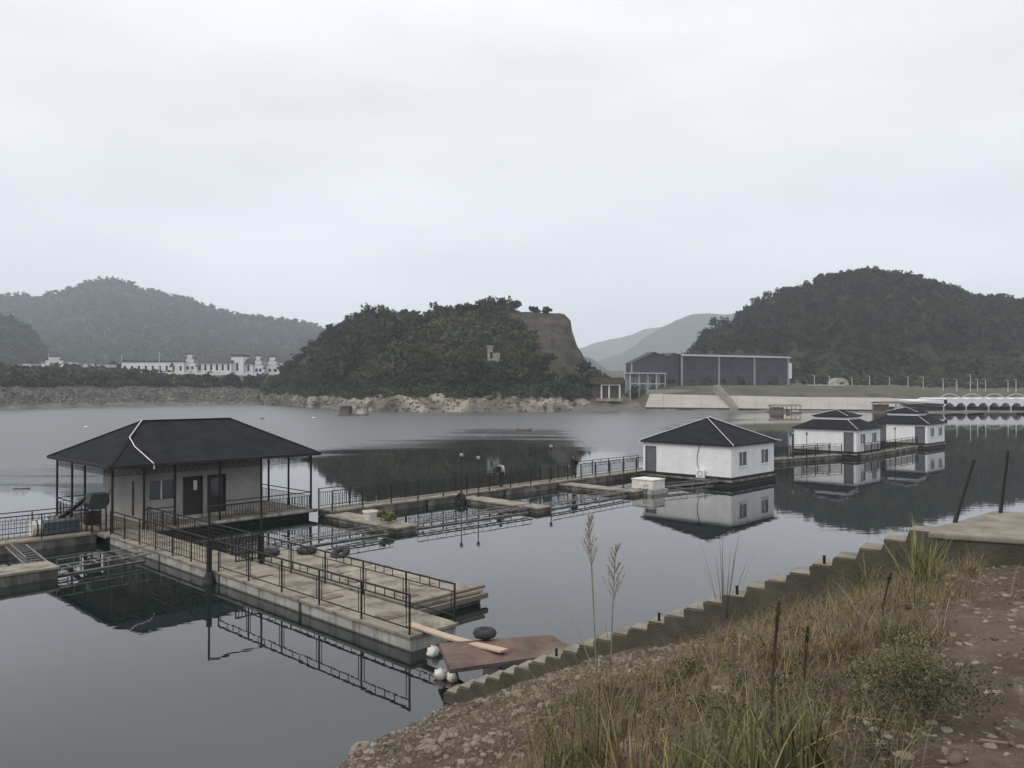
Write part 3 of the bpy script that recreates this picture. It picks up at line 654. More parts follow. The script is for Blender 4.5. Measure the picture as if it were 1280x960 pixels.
# hipped roof
def hip_roof(parent, x0, x1, y0, y1, ez, rz_, rl, along='y', th=.10, fascia=.14):
    """four roof slopes with thickness; ridge length rl along an axis"""
    cx, cy_ = (x0+x1)/2, (y0+y1)/2
    r0, r1 = ((cx, cy_-rl/2), (cx, cy_+rl/2)) if along == 'y' else ((cx-rl/2, cy_), (cx+rl/2, cy_))
    c = [(x0, y0, ez), (x1, y0, ez), (x1, y1, ez), (x0, y1, ez)]; a, b = (*r0, rz_), (*r1, rz_)
    fs = [(0, 1, 4), (1, 2, 5, 4), (2, 3, 5), (3, 0, 4, 5)] if along == 'y' else [(0, 1, 5, 4), (1, 2, 5), (2, 3, 4, 5), (3, 0, 4)]
    top = c+[a, b]; v = top+[(x, y, z-th) for x, y, z in top]
    rf = MB().add(v, fs+[tuple(i+6 for i in reversed(f)) for f in fs]+[(k, 6+k, 6+(k+1) % 4, (k+1) % 4) for k in range(4)]).build('roof', M['roof'], parent)
    g = MB()
    for k in range(4):
        p, q = Vector(c[k]), Vector(c[(k+1) % 4]); g.bar(p+Vector((0, 0, -.02)), q+Vector((0, 0, -.02)), .06, fascia)
    g.build('fascia', M['iron'], rf)
    cp = MB()
    for k, r in ((0, a), (1, a if along == 'y' else b), (2, b), (3, b if along == 'y' else a)): cp.bar(Vector(c[k])+Vector((0, 0, .015)), Vector(r)+Vector((0, 0, .015)), .16, .05)
    cp.bar(Vector(a)+Vector((0, 0, .02)), Vector(b)+Vector((0, 0, .02)), .18, .06) if rl > .05 else None
    cp.build('ridge_cap', M['roof'], rf)
    return rf, c, a, b
rf, c4, ra, rb = hip_roof(h4, 0, LX, 0, LY, 3.5, 5.36, 4.7)
MB().box(.35, LX-.35, .35, LY-.35, EZ+.001, EZ+.02).build('ceiling', M['cream'], h4)
A_, B_ = Vector(ra), Vector(c4[1]); mid = A_.lerp(B_, .42)
on = lambda f_, y_: Vector((lerp(LX/2, LX, f_), y_, lerp(5.36, 3.5, f_)))     # a point on the front slope
cd_ = MB().path([A_+Vector((0, 0, .08)), mid+Vector((0, 0, .09)), on(.62, 1.72)+Vector((0, 0, .06)), on(1.0, 1.95)+Vector((0, 0, .05)), on(1.0, 1.95)+Vector((.05, 0, -.2))], .022)
cd_.build('conduit', M['trim'], rf)
# posts, lattice frieze, railings of the porch
pm4 = MB().box(-.042, .042, -.042, .042, DZ, 3.44).mesh('post'); pm4.materials.append(M['iron'])
FX = LX-.6; SY = .35; EY = LY-.25
front = [SY, 1.75, 3.2, 5.45, 7.7, EY]; left = [.35, 2.6, 4.4]; right = [.6, 3.4, 5.6]
for y in front: link(pm4, 'post', None, h4, (FX, y, 0))
for x in left: link(pm4, 'post', None, h4, (x, SY, 0))
for x in right: link(pm4, 'post', None, h4, (x, EY, 0))
def frieze(pts_, axis, fixed):
    for a, b in zip(pts_[:-1], pts_[1:]):
        g = MB(); P_ = (lambda s, z: (fixed, s, z)) if axis == 'y' else (lambda s, z: (s, fixed, z))
        for z in (3.03, 3.36): g.bar(P_(a+.05, z), P_(b-.05, z), .02, .025)
        n = max(2, round((b-a)/.36)); st = (b-a-.1)/n
        for k in range(n):
            s0 = a+.05+k*st; c_ = s0+st/2
            prev = None
            for j in range(9):                      # a scroll ring in each bay
                t_ = 2*PI*j/8; q = P_(c_+.12*math.cos(t_), 3.195+.12*math.sin(t_))
                if prev: g.bar(prev, q, .022, .022)
                prev = q
            g.bar(P_(s0, 3.05), P_(s0+st, 3.34), .018, .018)
        g.build('iron_frieze', M['iron'], h4)
frieze(front[:2]+[3.2], 'y', FX); frieze(front[2:4], 'y', FX); frieze(front[3:], 'y', FX)
frieze([.35, 2.6, 4.4, FX], 'x', SY); frieze([.6, 3.4, 5.6, FX], 'x', EY)
def porch_rail(a, b, axis, fixed):
    P_ = (lambda s, z: (fixed, s, z)) if axis == 'y' else (lambda s, z: (s, fixed, z))
    g = MB()
    for z, w in ((DZ+.12, .025), (DZ+.72, .022), (DZ+.92, .045)): g.bar(P_(a+.05, z), P_(b-.05, z), w, w)
    s = a+.16
    while s < b-.08: g.bar(P_(s, DZ+.13), P_(s, DZ+.71), .022, .022); s += .15
    g.build('porch_railing', M['iron'], h4)
for a, b in zip(front[1:-1], front[2:]): porch_rail(a, b, 'y', FX) if not (3.1 < a < 5) else None
for a, b in zip(left, left[1:]+[FX-1.3]): porch_rail(a, b, 'x', SY)
for a, b in zip(right, right[1:]+[FX]): porch_rail(a, b, 'x', EY)
porch_rail(SY, WY0, 'y', .35); porch_rail(WY1, EY, 'y', .6)
MB().box(5.1, 5.32, WY0-.03, WY0-.005, DZ+.3, DZ+2.0).build('wall_board', M['door'], h4)
# machine and tank on the porch corner
mc = thing('feed_machine', 'dark green feed machine with slanted chute on the porch corner', 'machine', D(-22.6, -.05, DZ), UA)
for x, y in ((-.35, -.3), (.35, -.3), (-.35, .3), (.35, .3)): MB().box(x-.03, x+.03, y-.03, y+.03, 0, 1.05).build('leg', M['iron'], mc)
MB().prism([(-.28, 1.05), (.28, 1.05), (.46, 1.35), (.42, 1.75), (-.34, 1.75), (-.46, 1.35)], -.38, .38, 'x').build('hopper', M['greenpaint'], mc, bevel=.02)
MB().box(-.3, .3, -.45, .1, .35, .95).build('motor_box', M['iron'], mc)
MB().tube((-.2, -.35, 1.55), (-1.9, -1.0, .45), .11, n=8).build('chute', M['iron'], mc)
MB().tube((0, .5, 1.6), (0, .75, 2.05), .02).build('lever', M['iron'], mc)
tk = thing('water_tank', 'blue plastic tank with white drum end on the left walkway', 'tank', D(-23.35, -1.9, DZ), UA)
MB().box(-.35, .35, -.2, 1.3, .02, .62).build('tank_body', M['blue'], tk, bevel=.06)
MB().tube((0, -.62, .34), (0, -.22, .34), .33, n=16).build('drum', M['foam'], tk)
MB().torus((0, -.42, .34), .34, .025, Matrix.Rotation(PI/2, 3, 'X')).build('drum_hoop', M['iron'], tk)

# ================================================================== HOUSES 3, 2, 1: white houses
def white_house(loc, rz, LX, LY, label, ez=2.98, rz_top=4.72, double=False, door=None, wins=(), dark=None, extra=None):
    """local origin: the corner nearest the bank; x runs back along the left wall (-u), y along the front wall (v)"""
    t = thing('floating_house', label, 'house', loc, rz)
    # x from 0 (front) to -LX (back)
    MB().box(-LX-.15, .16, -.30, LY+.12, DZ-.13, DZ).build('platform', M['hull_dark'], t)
    MB().box(-LX-.05, .10, -.18, LY+.05, -.2, DZ-.131).build('float_base', M['rubber'], t)
    MB().box(-LX-.02, .02, -.02, LY+.02, DZ+.001, DZ+.20).build('plinth', M['iron'], t)
    w = MB(); wz0, wz1 = DZ+.201, ez-.02; T = .12
    def wall_y(x0, x1, ops_):                      # wall along y with openings (y0,y1,z0,z1)
        y = 0
        for a, b, c, d in sorted(ops_):
            w.box(x0, x1, y, a, wz0, wz1); w.box(x0, x1, a, b, d, wz1)
            if c > wz0: w.box(x0, x1, a, b, wz0, c)
            y = b
        w.box(x0, x1, y, LY, wz0, wz1)
    def wall_x(y0, y1, ops_):
        x = -LX+T
        for a, b, c, d in sorted(ops_):
            w.box(x, a, y0, y1, wz0, wz1); w.box(a, b, y0, y1, d, wz1)
            if c > wz0: w.box(a, b, y0, y1, wz0, c)
            x = b
        w.box(x, -T, y0, y1, wz0, wz1)
    wall_y(-T, 0, wins); wall_y(-LX, -LX+T, [])
    wall_x(0, T, ([door] if door else [])+([dark] if dark else [])); wall_x(LY-T, LY, [])
    w.build('wall', M['white'], t)
    for k in range(1, 6):
        x = -LX*k/6
        if door and door[0] < x < door[1] or dark and dark[0] < x < dark[1]: continue
        MB().box(x-.012, x+.012, -.006, -.0005, wz0, wz1).build('panel_joint', M['trim'], t)
    for k in (1, 4):
        y = LY*(k+.45)/6+.35; y = LY*.5 if k == 4 else y*.0+LY*.09; MB().box(.0005, .006, y-.012, y+.012, wz0, wz1).build('panel_joint', M['trim'], t)
    MB().box(-.001, .03, -.03, .04, wz0, wz1).box(-.04, -.0012, -.03, -.001, wz0, wz1).build('corner_trim', M['trim'], t)
    for a, b, c, d in wins:
        f = MB()
        for q in ((a-.05, a, c-.05, d+.05), (b, b+.05, c-.05, d+.05), (a, b, c-.05, c), (a, b, d, d+.05)): f.box(-.08, .03, *q)
        wo = f.build('window', M['trim'], t)
        for k in range(2): MB().box(-.07, -.055, lerp(a, b, k/2)+.03, lerp(a, b, (k+1)/2)-.03, c, d).build('pane', M['glass'], wo)
        MB().box(-.06, -.02, (a+b)/2-.03, (a+b)/2+.03, c, d).build('mullion', M['trim'], wo)
        MB().box(-.01, .07, a-.08, b+.08, c-.09, c-.051).build('sill', M['trim'], wo)
    if door:
        a, b, c, d = door; do = MB().box(a+.05, b-.05, .05, .09, c+.21, d-.05).build('door', M['greydoor'], t)
        f = MB().box(a, a+.05, -.02, .10, c+.205, d).box(b-.05, b, -.02, .10, c+.205, d).box(a+.05, b-.05, -.02, .10, d-.05, d); f.build('door_frame', M['greydoor'], do)
        MB().tube((b-.18, .05, DZ+1.1), (b-.18, .0, DZ+1.1), .025).build('handle', M['steel'], do)
    if dark:
        a, b, c, d = dark; s = MB(); x = a
        while x < b-.01: s.box(x+.012, min(x+.20, b)-.012, .02, .06, wz0, d); x += .20
        s.build('shutter', M['greydoor'], t)
    if not double:
        rf, cc, a_, b_ = hip_roof(t, -LX-.10, .22, -.20, LY+.14, ez, rz_top, .5)
    else:
        hx, hy = (LX+.9)*.24, (LY+.9)*.24; zm = lerp(ez, rz_top, .60)
        cxx, cyy = -LX/2, LY/2
        lo = [(-LX-.12, -.22, ez), (.22, -.22, ez), (.22, LY+.14, ez), (-LX-.12, LY+.14, ez)]
        hi = [(cxx-hx, cyy-hy, zm-.10), (cxx+hx, cyy-hy, zm-.10), (cxx+hx, cyy+hy, zm-.10), (cxx-hx, cyy+hy, zm-.10)]
        v = lo+hi; rf = MB().add(v+[(x, y, z-.1) for x, y, z in v], [(k, (k+1) % 4, 4+(k+1) % 4, 4+k) for k in range(4)]+[(8+(k+1) % 4, 8+k, 12+k, 12+(k+1) % 4) for k in range(4)]+[(k, 8+k, 8+(k+1) % 4, (k+1) % 4) for k in range(4)]).build('roof', M['roof'], t)
        g = MB()
        for k in range(4): g.bar(Vector(lo[k])-Vector((0, 0, .02)), Vector(lo[(k+1) % 4])-Vector((0, 0, .02)), .06, .14)
        g.build('fascia', M['iron'], rf)
        MB().box(cxx-hx*.95, cxx+hx*.95, cyy-hy*.95, cyy+hy*.95, zm-.2, zm+.26).build('clerestory', M['white'], t)
        rf2, cc, a_, b_ = hip_roof(t, cxx-hx*1.05, cxx+hx*1.05, cyy-hy*1.05, cyy+hy*1.05, zm+.27, rz_top+.18, .4, fascia=.08); rf2.name = 'upper_roof'
        cc = [(x, y, z) for x, y, z in lo]
    up = Vector((0, 0, .07)); tip = Vector(a_)+up
    if not double:
        MB().path([Vector(cc[1])+up+Vector((.2, -.2, -.1)), Vector(cc[1])+up, tip], .020).build('conduit', M['trim'], rf)
        MB().path([Vector(cc[0])+up+Vector((-.1, -.1, -.25)), Vector(cc[0])+up, tip], .020).build('conduit', M['trim'], rf)
        MB().path([Vector(cc[0])+up+Vector((-.1, .5, 0)), Vector(b_)+up+Vector((0, 0, .06)), Vector(b_)+Vector((.5, .1, -.12))], .020).build('conduit', M['trim'], rf)
        MB().path([Vector(b_)+up, Vector(cc[2])+up, Vector(cc[2])+Vector((.2, .3, .05))], .024).build('conduit', M['trim'], rf)
    else:
        u_ = [(cxx+s*hx*1.05, cyy-hy*1.05, zm+.27) for s in (-1, 1)]
        MB().path([Vector(cc[1])+up+Vector((.1, .0, -.1)), Vector(hi[1])+up, Vector(u_[1])+up, tip], .020).build('conduit', M['trim'], rf)
        MB().path([Vector(u_[0])+up, tip], .020).build('conduit', M['trim'], rf)
    return t
hw3 = white_house(D(-11.5, 38.6), UA, 7.5, 6.7, 'white floating house with plain hipped roof beside the white foam chest', door=(-7.3, -6.3, DZ, DZ+2.15), wins=[(1.15, 2.25, DZ+.95, DZ+1.95), (4.6, 5.7, DZ+.95, DZ+1.95)])
MB().path([(-2.55, -.03, 2.9), (-2.62, -.03, 2.5), (-2.75, -.03, 2.0), (-2.72, -.03, 1.4), (-2.5, -.03, .9)], .02).build('cable', M['iron'], hw3)
ac = thing('cooling_unit', 'small white cooling unit on the float edge of the chest-side white house', 'cooler', D(-14.2, 38.44, DZ), UA)
MB().box(-.02, .68, -.10, .10, .04, .62).build('unit_case', M['trim'], ac, bevel=.02)
MB().torus((.33, -.105, .34), .2, .015, Matrix.Rotation(PI/2, 3, 'X'), k=5).build('fan_guard', M['iron'], ac)
MB().box(.03, .08, -.09, .09, 0, .038).box(.58, .63, -.09, .09, 0, .038).build('feet', M['iron'], ac)
c2 = P(1070, 567.5, DZ); c1 = P(1159, 556.5, DZ)
a2 = UA-.02; a1 = UA-.03
hw2 = white_house((c2.x, c2.y, 0), a2, 6.5, 6.4, 'white floating house with two-tier roof and twin lamps before its wall', ez=2.92, rz_top=4.55, double=True, door=(-1.25, -.25, DZ, DZ+2.15), wins=[(1.1, 2.3, DZ+.95, DZ+1.95), (4.1, 5.3, DZ+.95, DZ+1.95)])
hw1 = white_house((c1.x, c1.y, 0), a1, 6.6, 6.0, 'farthest white floating house with two-tier roof and grey shutter', ez=2.92, rz_top=4.55, double=True, door=(-1.35, -.25, DZ, DZ+2.15), dark=(-6.4, -4.6, DZ, DZ+2.3), wins=[(1.0, 2.2, DZ+.95, DZ+1.95), (3.8, 5.0, DZ+.95, DZ+1.95)])
# walkways between the white houses
def walk(p, q, label, w=1.5, n_l=None, z=DZ):
    p = Vector((p[0], p[1], 0)); q = Vector((q[0], q[1], 0)); d = q-p; a = math.atan2(d.y, d.x)
    return pontoon(0, d.length, 0, w, label, frame=(p, a), z=z)
k0 = D(-19.2, 45.8); k1 = P(967, 574, DZ); k2 = Vector((c2.x-1.6, c2.y-.55, 0)); k3 = Vector((c1.x-1.5, c1.y-.9, 0))
def off(p, q, s):
    d = (Vector(q)-Vector(p)).normalized(); n_ = Vector((-d.y, d.x, 0)); return Vector(p)+n_*s, Vector(q)+n_*s
walk(k0, k1, 'walkway pontoon leaving the plain-roofed white house'); walk(k1, k2, 'walkway pontoon before the lamp-lit wall of the two-tier house')
k2b = Vector((c2.x+.9, c2.y-.1, 0))
walk(k2b, k3, 'walkway pontoon running on to the farthest white house', w=1.2)
for (a, b, s, l_) in ((k1, k2, .08, 'iron railing on the near side of the walkway below the twin lamps'), (k1, k2, 1.42, 'iron railing before the long white wall of the two-tier house'), (k0, k1, .08, 'iron railing on the walkway leaving the plain-roofed white house'), (k2b, k3, .08, 'iron railing on the walkway to the farthest white house')):
    p, q = off(a, b, s); rail(p, q, l_, 'bars', gap=1.9, post=.028)
for t_ in (.30, .50):
    p = Vector(k1).lerp(k2, t_); lamp_post((p.x-.2, p.y+.12, DZ), 'globe lamp on a black pole before the two-tier white house', 2.2, 'lamps before the two-tier house')
p = Vector(k2b).lerp(k3, .55); lamp_post((p.x, p.y+.3, DZ), 'single globe lamp on the walkway before the farthest white house', 2.2, None)
# ================================================================== NEAR BANK AND STAIR
B0 = Vector((-1.42, 17.9, 0)); SV = Vector((.54, .84, 0)).normalized(); NV = Vector((SV.y, -SV.x, 0))
def bank(s, d):
    """height of the bank: d metres inland from the waterline, s metres along it (stair at s = 0)"""
    s = np.asarray(s, float); d = np.asarray(d, float)
    z = np.where(d < 9, .5*d, 4.5+.85*(1-np.exp(-np.maximum(d-9, 0)*.59)))
    q = np.maximum(s-.45, 0); z = z-1.2*q
    z = z+fbm(s*.45, d*.45)*.35*np.clip((d+1)/2, 0, 1)+fbm(s*2.1+9, d*2.1)*.07
    z = z-np.exp(-(s/3.0)**2)*np.interp(d, [0, 5, 9, 10.5, 14], [0, .36, .58, .82, .95])
    return z
def BK(s, d, z=None):
    p = B0+SV*s+NV*d; return Vector((p.x, p.y, float(bank(s, d)) if z is None else z))
def bank_pix(px, py):
    """where the ray of a photo pixel meets the bank"""
    a = (px-640)/F; b = (HZ-py)/F; lo = None
    for Y in np.arange(1.5, 40, .05):
        x = a*Y; r = Vector((x, Y, 0))-B0; s, d = r.dot(SV), r.dot(NV)
        if CH+b*Y <= float(bank(s, d)): return s, d
    return s, d
ss = np.concatenate([np.linspace(-45, -17, 40), np.linspace(-16.8, 3, 170), np.linspace(3.3, 14, 20)]); dd = np.concatenate([np.linspace(-8, -1.2, 12), np.linspace(-1, 13.5, 125), np.linspace(14, 45, 25)])
Sg, Dg = np.meshgrid(ss, dd, indexing='ij'); Zg = bank(Sg, Dg)
Gb = np.stack([B0.x+SV.x*Sg+NV.x*Dg, B0.y+SV.y*Sg+NV.y*Dg, Zg], -1)
M['bank'] = over(over(over(mat('bank_soil', (.060, .047, .033), .95, .1, col2=(.115, .093, .066), scale=1.1, bump=.9, bscale=14), (.14, .125, .10), 5.5, .56, .70), (.055, .042, .030), .5, .52, .66), (.24, .215, .175), 24, .62, .68)
structure(grid_mesh('bank_ground', Gb[:, ::-1], M['bank']))

# stair: every step a block, a side curb behind
st = thing('concrete_stair', 'weathered concrete stair climbing the bank from the rusty landing plate', 'stair', (B0.x, B0.y, 0), math.atan2(NV.y, NV.x))
NS = 26; TR = 9.75/NS; RI = .1789; Z0 = .06
for k in range(NS):
    j = random.uniform(-.012, .012); x0 = -.1+k*TR; z1 = Z0+(k+1)*RI+j; e_ = .02
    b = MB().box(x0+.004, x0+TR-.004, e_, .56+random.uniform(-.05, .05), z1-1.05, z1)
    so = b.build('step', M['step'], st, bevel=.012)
    MB().box(x0+.012, x0+TR-.012, e_+.015, .52, z1-.03, z1+.012).build('tread', M['tread'], so, bevel=.012)  # thin pale cap added so the step top looks lit
saw = []
for k in range(NS):
    x0 = -.1+k*TR; z1 = Z0+(k+1)*RI; saw += [(x0+random.uniform(-.03, .03)*(k > 0), z1-random.uniform(.0, .05)), (x0+TR*.5, z1+random.uniform(-.015, .004)), (x0+TR-random.uniform(.0, .06), z1-random.uniform(.0, .03))]
saw += [(-.1+NS*TR, Z0+NS*RI-1.2), (-.1, -.6)]
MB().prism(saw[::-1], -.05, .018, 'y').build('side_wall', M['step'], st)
T0 = B0+NV*9.72; zt = Z0+NS*RI+.02
lp = thing('landing_slab', 'broad concrete landing slab at the head of the stair', 'slab', (T0.x, T0.y, 0), math.atan2(NV.y, NV.x))
SLAB = [(-.16, -.08), (1.2, .12), (6, .30), (6, 3.0), (.65, 3.2), (.2, 1.6), (-.16, .56)]
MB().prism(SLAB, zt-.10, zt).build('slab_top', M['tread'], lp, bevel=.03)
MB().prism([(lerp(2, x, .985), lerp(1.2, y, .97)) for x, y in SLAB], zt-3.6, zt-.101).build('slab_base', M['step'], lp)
def pole(px, py, tx, ty, label, r=.035, cap=False):
    p = P(px, py, zt)
    q = Vector(((tx-640)/F*p.y, p.y, zat(ty, p.y)))
    t = thing('pipe_post', label, 'post', p); v = q-p
    MB().tube((0, 0, -.03), v, r, r*.9, n=8).build('pipe', M['iron'], t)
    MB().tube(v*.0, v.normalized()*.12, r*1.45, n=8).build('socket', M['rubber'], t)
    return t
pole(1193, 653, 1217, 575, 'leaning black iron pipe standing at the corner of the landing slab', .027)
pole(1250, 641, 1260, 564, 'nearly upright black iron pipe on the far edge of the landing slab', .025)
for px, py, l_ in ((1080, 691, 'short black pipe stub highest on the stair edge'), (988, 725, 'short black pipe stub midway up the stair edge'), (906, 757, 'short black pipe stub below the dead stalk fan'), (763, 800, 'short black pipe stub low on the stair edge')):
    k = max(1, int(((px-560)/610)*NS)); z = Z0+k*RI; p = B0+NV*(-.1+(k-.5)*TR)+SV*.10
    t = thing('pipe_stub', l_, 'pipe stub', (p.x, p.y, z-.03))
    MB().tube((0, 0, 0), (0, 0, .17), .026, n=8).build('pipe', M['iron'], t); MB().tube((0, 0, .17), (0, 0, .19), .031, n=8).build('rim', M['rubber'], t)

# landing plate, plank, floats
pc = [P(549, 803, .62), P(690, 793, .62), P(722, 814, .55), P(563, 836, .58)]
pl = thing('steel_plate', 'rusty steel landing plate between pier end and stair foot', 'plate', pc[0])
tv = [p-pc[0] for p in pc]; MB().add([v-Vector((0, 0, .03)) for v in tv]+tv, [(3, 2, 1, 0), (4, 5, 6, 7)]+[(k, (k+1) % 4, 4+(k+1) % 4, 4+k) for k in range(4)]).build('sheet', M['rust'], pl)
eg = MB()
for k in range(4): eg.bar(tv[k]-Vector((0, 0, .06)), tv[(k+1) % 4]-Vector((0, 0, .06)), .05, .05)
eg.build('angle_frame', M['steel'], pl)
c_ = sum(tv, Vector())/4
MB().bar(lerp(tv[0], tv[3], .5)-Vector((0, 0, .10)), lerp(tv[1], tv[2], .5)-Vector((0, 0, .10)), .08, .06).build('joist', M['steel'], pl)
# foam floats under the plate's bank side
for k, (px, py) in enumerate(((627, 838), (672, 828))):
    p = P(px, py, 0.0); f_ = thing('foam_float', ('white foam float block under the rusty plate by the lowest steps', 'small white foam float under the rusty plate beside the larger block')[k], 'float', p, -.1)
    MB().box(-.45+k*.12, .45-k*.1, -.25, .30, -.15, .42).build('foam_block', M['foam'], f_, bevel=.05)
    MB().box(-.02, .02, -.262, .31, -.1, .432).build('strap', M['iron'], f_)
def sack(px, py, r, label, squash=(1, .9, 1.05)):
    p = P(px, py, 0); t = thing('foam_buoy', label, 'buoy', p)
    o = MB().ball((0, 0, r*.55), r, 14, squash).build('buoy_body', M['foam'], t, smooth=True)
    for v in o.data.vertices: v.co += Vector(v.co).normalized()*random.uniform(-.06, .035)
    MB().torus((0, 0, r*.5), r*.95, .014, Matrix.Rotation(.5, 3, 'X'), k=5).build('rope', M['oldwood'], t)
sack(541, 819, .16, 'white lumpy foam buoy floating at the far corner of the rusty plate'); sack(551, 847, .16, 'white lumpy foam buoy at the near corner of the rusty plate', (1.1, .8, 1)); sack(566, 850, .15, 'small greyish buoy tied beside the near white buoy')
pk0, pk1 = P(512, 780, DZ+.03), P(630, 814, .66)
pk = thing('wooden_plank', 'pale wooden gangplank from the pier end onto the rusty plate', 'plank', pk0)
dv = pk1-pk0; sd = Vector((-dv.y, dv.x, 0)).normalized()*.13; g = MB(); n_ = 8; up = Vector((0, 0, .045))
vs_ = []; fs = []
for k in range(n_+1):
    c = dv*(k/n_)-Vector((0, 0, .05*math.sin(PI*k/n_))); vs_ += [c-sd, c+sd, c+sd+up, c-sd+up]
for k in range(n_):
    a = 4*k
    for j in range(4): fs.append((a+j, a+(j+1) % 4, a+4+(j+1) % 4, a+4+j))
fs += [(3, 2, 1, 0), tuple(4*n_+j for j in range(4))]
g.add(vs_, fs).build('board', M['wood'], pk)
p = P(606, 797, .62); tyre((p.x, p.y, .63), 'black tyre lying on the far edge of the rusty plate', (.0, 0, 0), .19, .12)

# ---- stones: gravel as one mass, the larger rocks one by one
def bank_pts(n, smin, smax, dmin, dmax, f=None):
    s = rng.uniform(smin, smax, n); d = rng.uniform(dmin, dmax, n)
    if f is not None: k = rng.random(n) < f(s, d); s, d = s[k], d[k]
    return np.stack([B0.x+SV.x*s+NV.x*d, B0.y+SV.y*s+NV.y*d, bank(s, d)], -1), s, d
M['stone'] = mat('bank_stone', (.10, .082, .062), .9, .15, col2=(.27, .235, .185), scale=3, attr='tint', contrast=(.1, 1.0), bump=.3, bscale=20)
dens = lambda s, d: np.clip(np.where(d < 6.6, .85, np.where(d > 9.7, .40, .10))+fbm(s*.8, d*.8)*.7, .02, 1)
pt, s_, d_ = bank_pts(46000, -15.5, -.15, -.4, 13, dens); size = rng.gamma(1.8, .0115, len(pt))+.008
V, Fc, ti = stone_arrays(pt, size*np.where(d_ > 9.3, .62, 1)); o = np_mesh('bank_gravel', V, Fc, M['stone'], attrs={'tint': ti**1.5}); o['kind'] = 'stuff'
def rock(name, p, r, label, group=None, flat=.6, tint=.5):
    n = 10; vs_ = []; fs = []; mm = 6; ph = [random.uniform(0, 6) for _ in range(6)]
    mb = MB().ball((0, 0, 0), r, n, (1.25, .9, flat))
    for i, v in enumerate(mb.v):
        q = Vector(v); a = math.atan2(q.y, q.x); k = 1+.16*math.sin(2*a+ph[0])+.10*math.sin(3*a+ph[1]+q.z*9)+.10*math.sin(11*q.z/r+ph[2])*.6
        mb.v[i] = tuple(q*k)
    o = mb.build(name, M['rock_near'], smooth=False); o.location = p; o.rotation_euler = (random.uniform(-.3, .3), random.uniform(-.3, .3), random.uniform(0, 6)); return tag(o, label, 'rock', group)
M['rock_near'] = over(mat('near_rock', (.17, .145, .11), .9, .2, col2=(.30, .265, .21), scale=3, bump=.8, bscale=12), (.12, .10, .08), 5, .55, .7)
for k, (px, py, r, l_) in enumerate(((470, 906, .17, 'long pale flat rock at the water edge'), (452, 935, .24, 'broad pale boulder partly in the water at the bank foot'), (534, 935, .16, 'flat light rock lying on the gravel slope above the boulder'), (578, 872, .13, 'grey angular rock against the lowest stair step'), (602, 878, .15, 'brown rock beside the foot of the stair'), (552, 880, .16, 'low white rock between the stair foot and the water'), (560, 920, .14, 'dark half-buried rock on the gravel slope'), (650, 866, .13, 'brown rock under the lower stair wall'), (800, 938, .13, 'white crumbling stone between the grass clumps'), (905, 865, .09, 'whitish stone at the upper edge of the gravel slope'), (1128, 948, .05, 'pale pebble beside the path below the weeds'), (1165, 905, .035, 'small bright white stone on the path'))):
    s, d = bank_pix(px, py); p = BK(s, d); p.z -= r*.15; rock('rock', p, r, l_)
n_r = 0
for k in range(400):
    s, d = random.uniform(-13, -.6), random.uniform(-.25, 6.3)
    r = random.uniform(.04, .085); p = BK(s, d); px = 640+F*p.x/p.y; py = HZ+F*(CH-p.z)/p.y
    if not (400 < px < 900 and py < 965): continue
    p.z -= r*.1; rock('stone', p, r, 'fist-sized brown stone lying loose in the gravel slope below the weeds', 'stones on the gravel slope'); n_r += 1
    if n_r > 70: break
for k in range(45):
    px, py = random.uniform(1080, 1275), random.uniform(715, 955); s, d = bank_pix(px, py)
    if d < 9.3 or s > -.8: continue
    r = random.uniform(.02, .042); p = BK(s, d); rock('stone', p, r, 'small pale stone on the bare earth path', 'stones on the path')

# ---- grass
def blade_arrays(base, L, w, lean, az, droop, segs=4):
    """grass blades: base (n,3), length, width, lean from the vertical, azimuth, droop"""
    n = len(base); L, w, lean, az, droop = [np.broadcast_to(a, n).astype(float) for a in (L, w, lean, az, droop)]
    dr = np.stack([np.cos(az), np.sin(az)], -1); sd = np.stack([-np.sin(az), np.cos(az), 0*az], -1)
    pos = base.copy(); rows = []; tw = rng.uniform(-.6, .6, n)
    sd = sd*np.cos(tw)[:, None]+np.stack([np.cos(az), np.sin(az), 0*az], -1)*np.sin(tw)[:, None]
    for k in range(segs+1):
        ww = w*(1-(k/segs)**1.6*.97); rows += [pos-sd*ww[:, None]/2, pos+sd*ww[:, None]/2]
        th = lean+droop*((k+.5)/segs)**1.5; st_ = L/segs
        pos = pos+np.concatenate([dr*(np.sin(th)*st_)[:, None], (np.cos(th)*st_)[:, None]], -1)
    V = np.stack(rows, 1); m = V.shape[1]; q = np.array([(2*k, 2*k+1, 2*k+3, 2*k+2) for k in range(segs)])
    return V.reshape(-1, 3), (q[None]+m*np.arange(n)[:, None, None]).reshape(-1, 4), np.repeat(rng.random(n), segs)
def grassmat(name, a, b): return mat(name, a, .8, .2, col2=b, scale=2, attr='tint', contrast=(.1, .9))
M['dry'] = grassmat('dry_weeds', (.095, .068, .038), (.29, .23, .13))
M['olive'] = grassmat('olive_grass', (.062, .062, .024), (.195, .180, .080))
M['fresh'] = grassmat('fresh_grass', (.095, .105, .036), (.255, .25, .11))
M['dark_weed'] = grassmat('dark_weeds', (.034, .040, .018), (.085, .086, .042))
M['straw'] = grassmat('straw', (.20, .165, .11), (.36, .31, .22))
veg = lambda s, d: np.clip(np.where((d > 5.6) & (d < 10.3) & (s > -14), .85, np.where(d <= 5.6, .10, .06))*np.where((d > 5.6) & (d < 6.8), .55, 1)+fbm(s*.7+5, d*.7)*.8, 0, 1)*np.where(d > 10.42, .10, 1)
pt, s_, d_ = bank_pts(62000, -14, -.3, 3.2, 10.9, veg); n = len(pt)
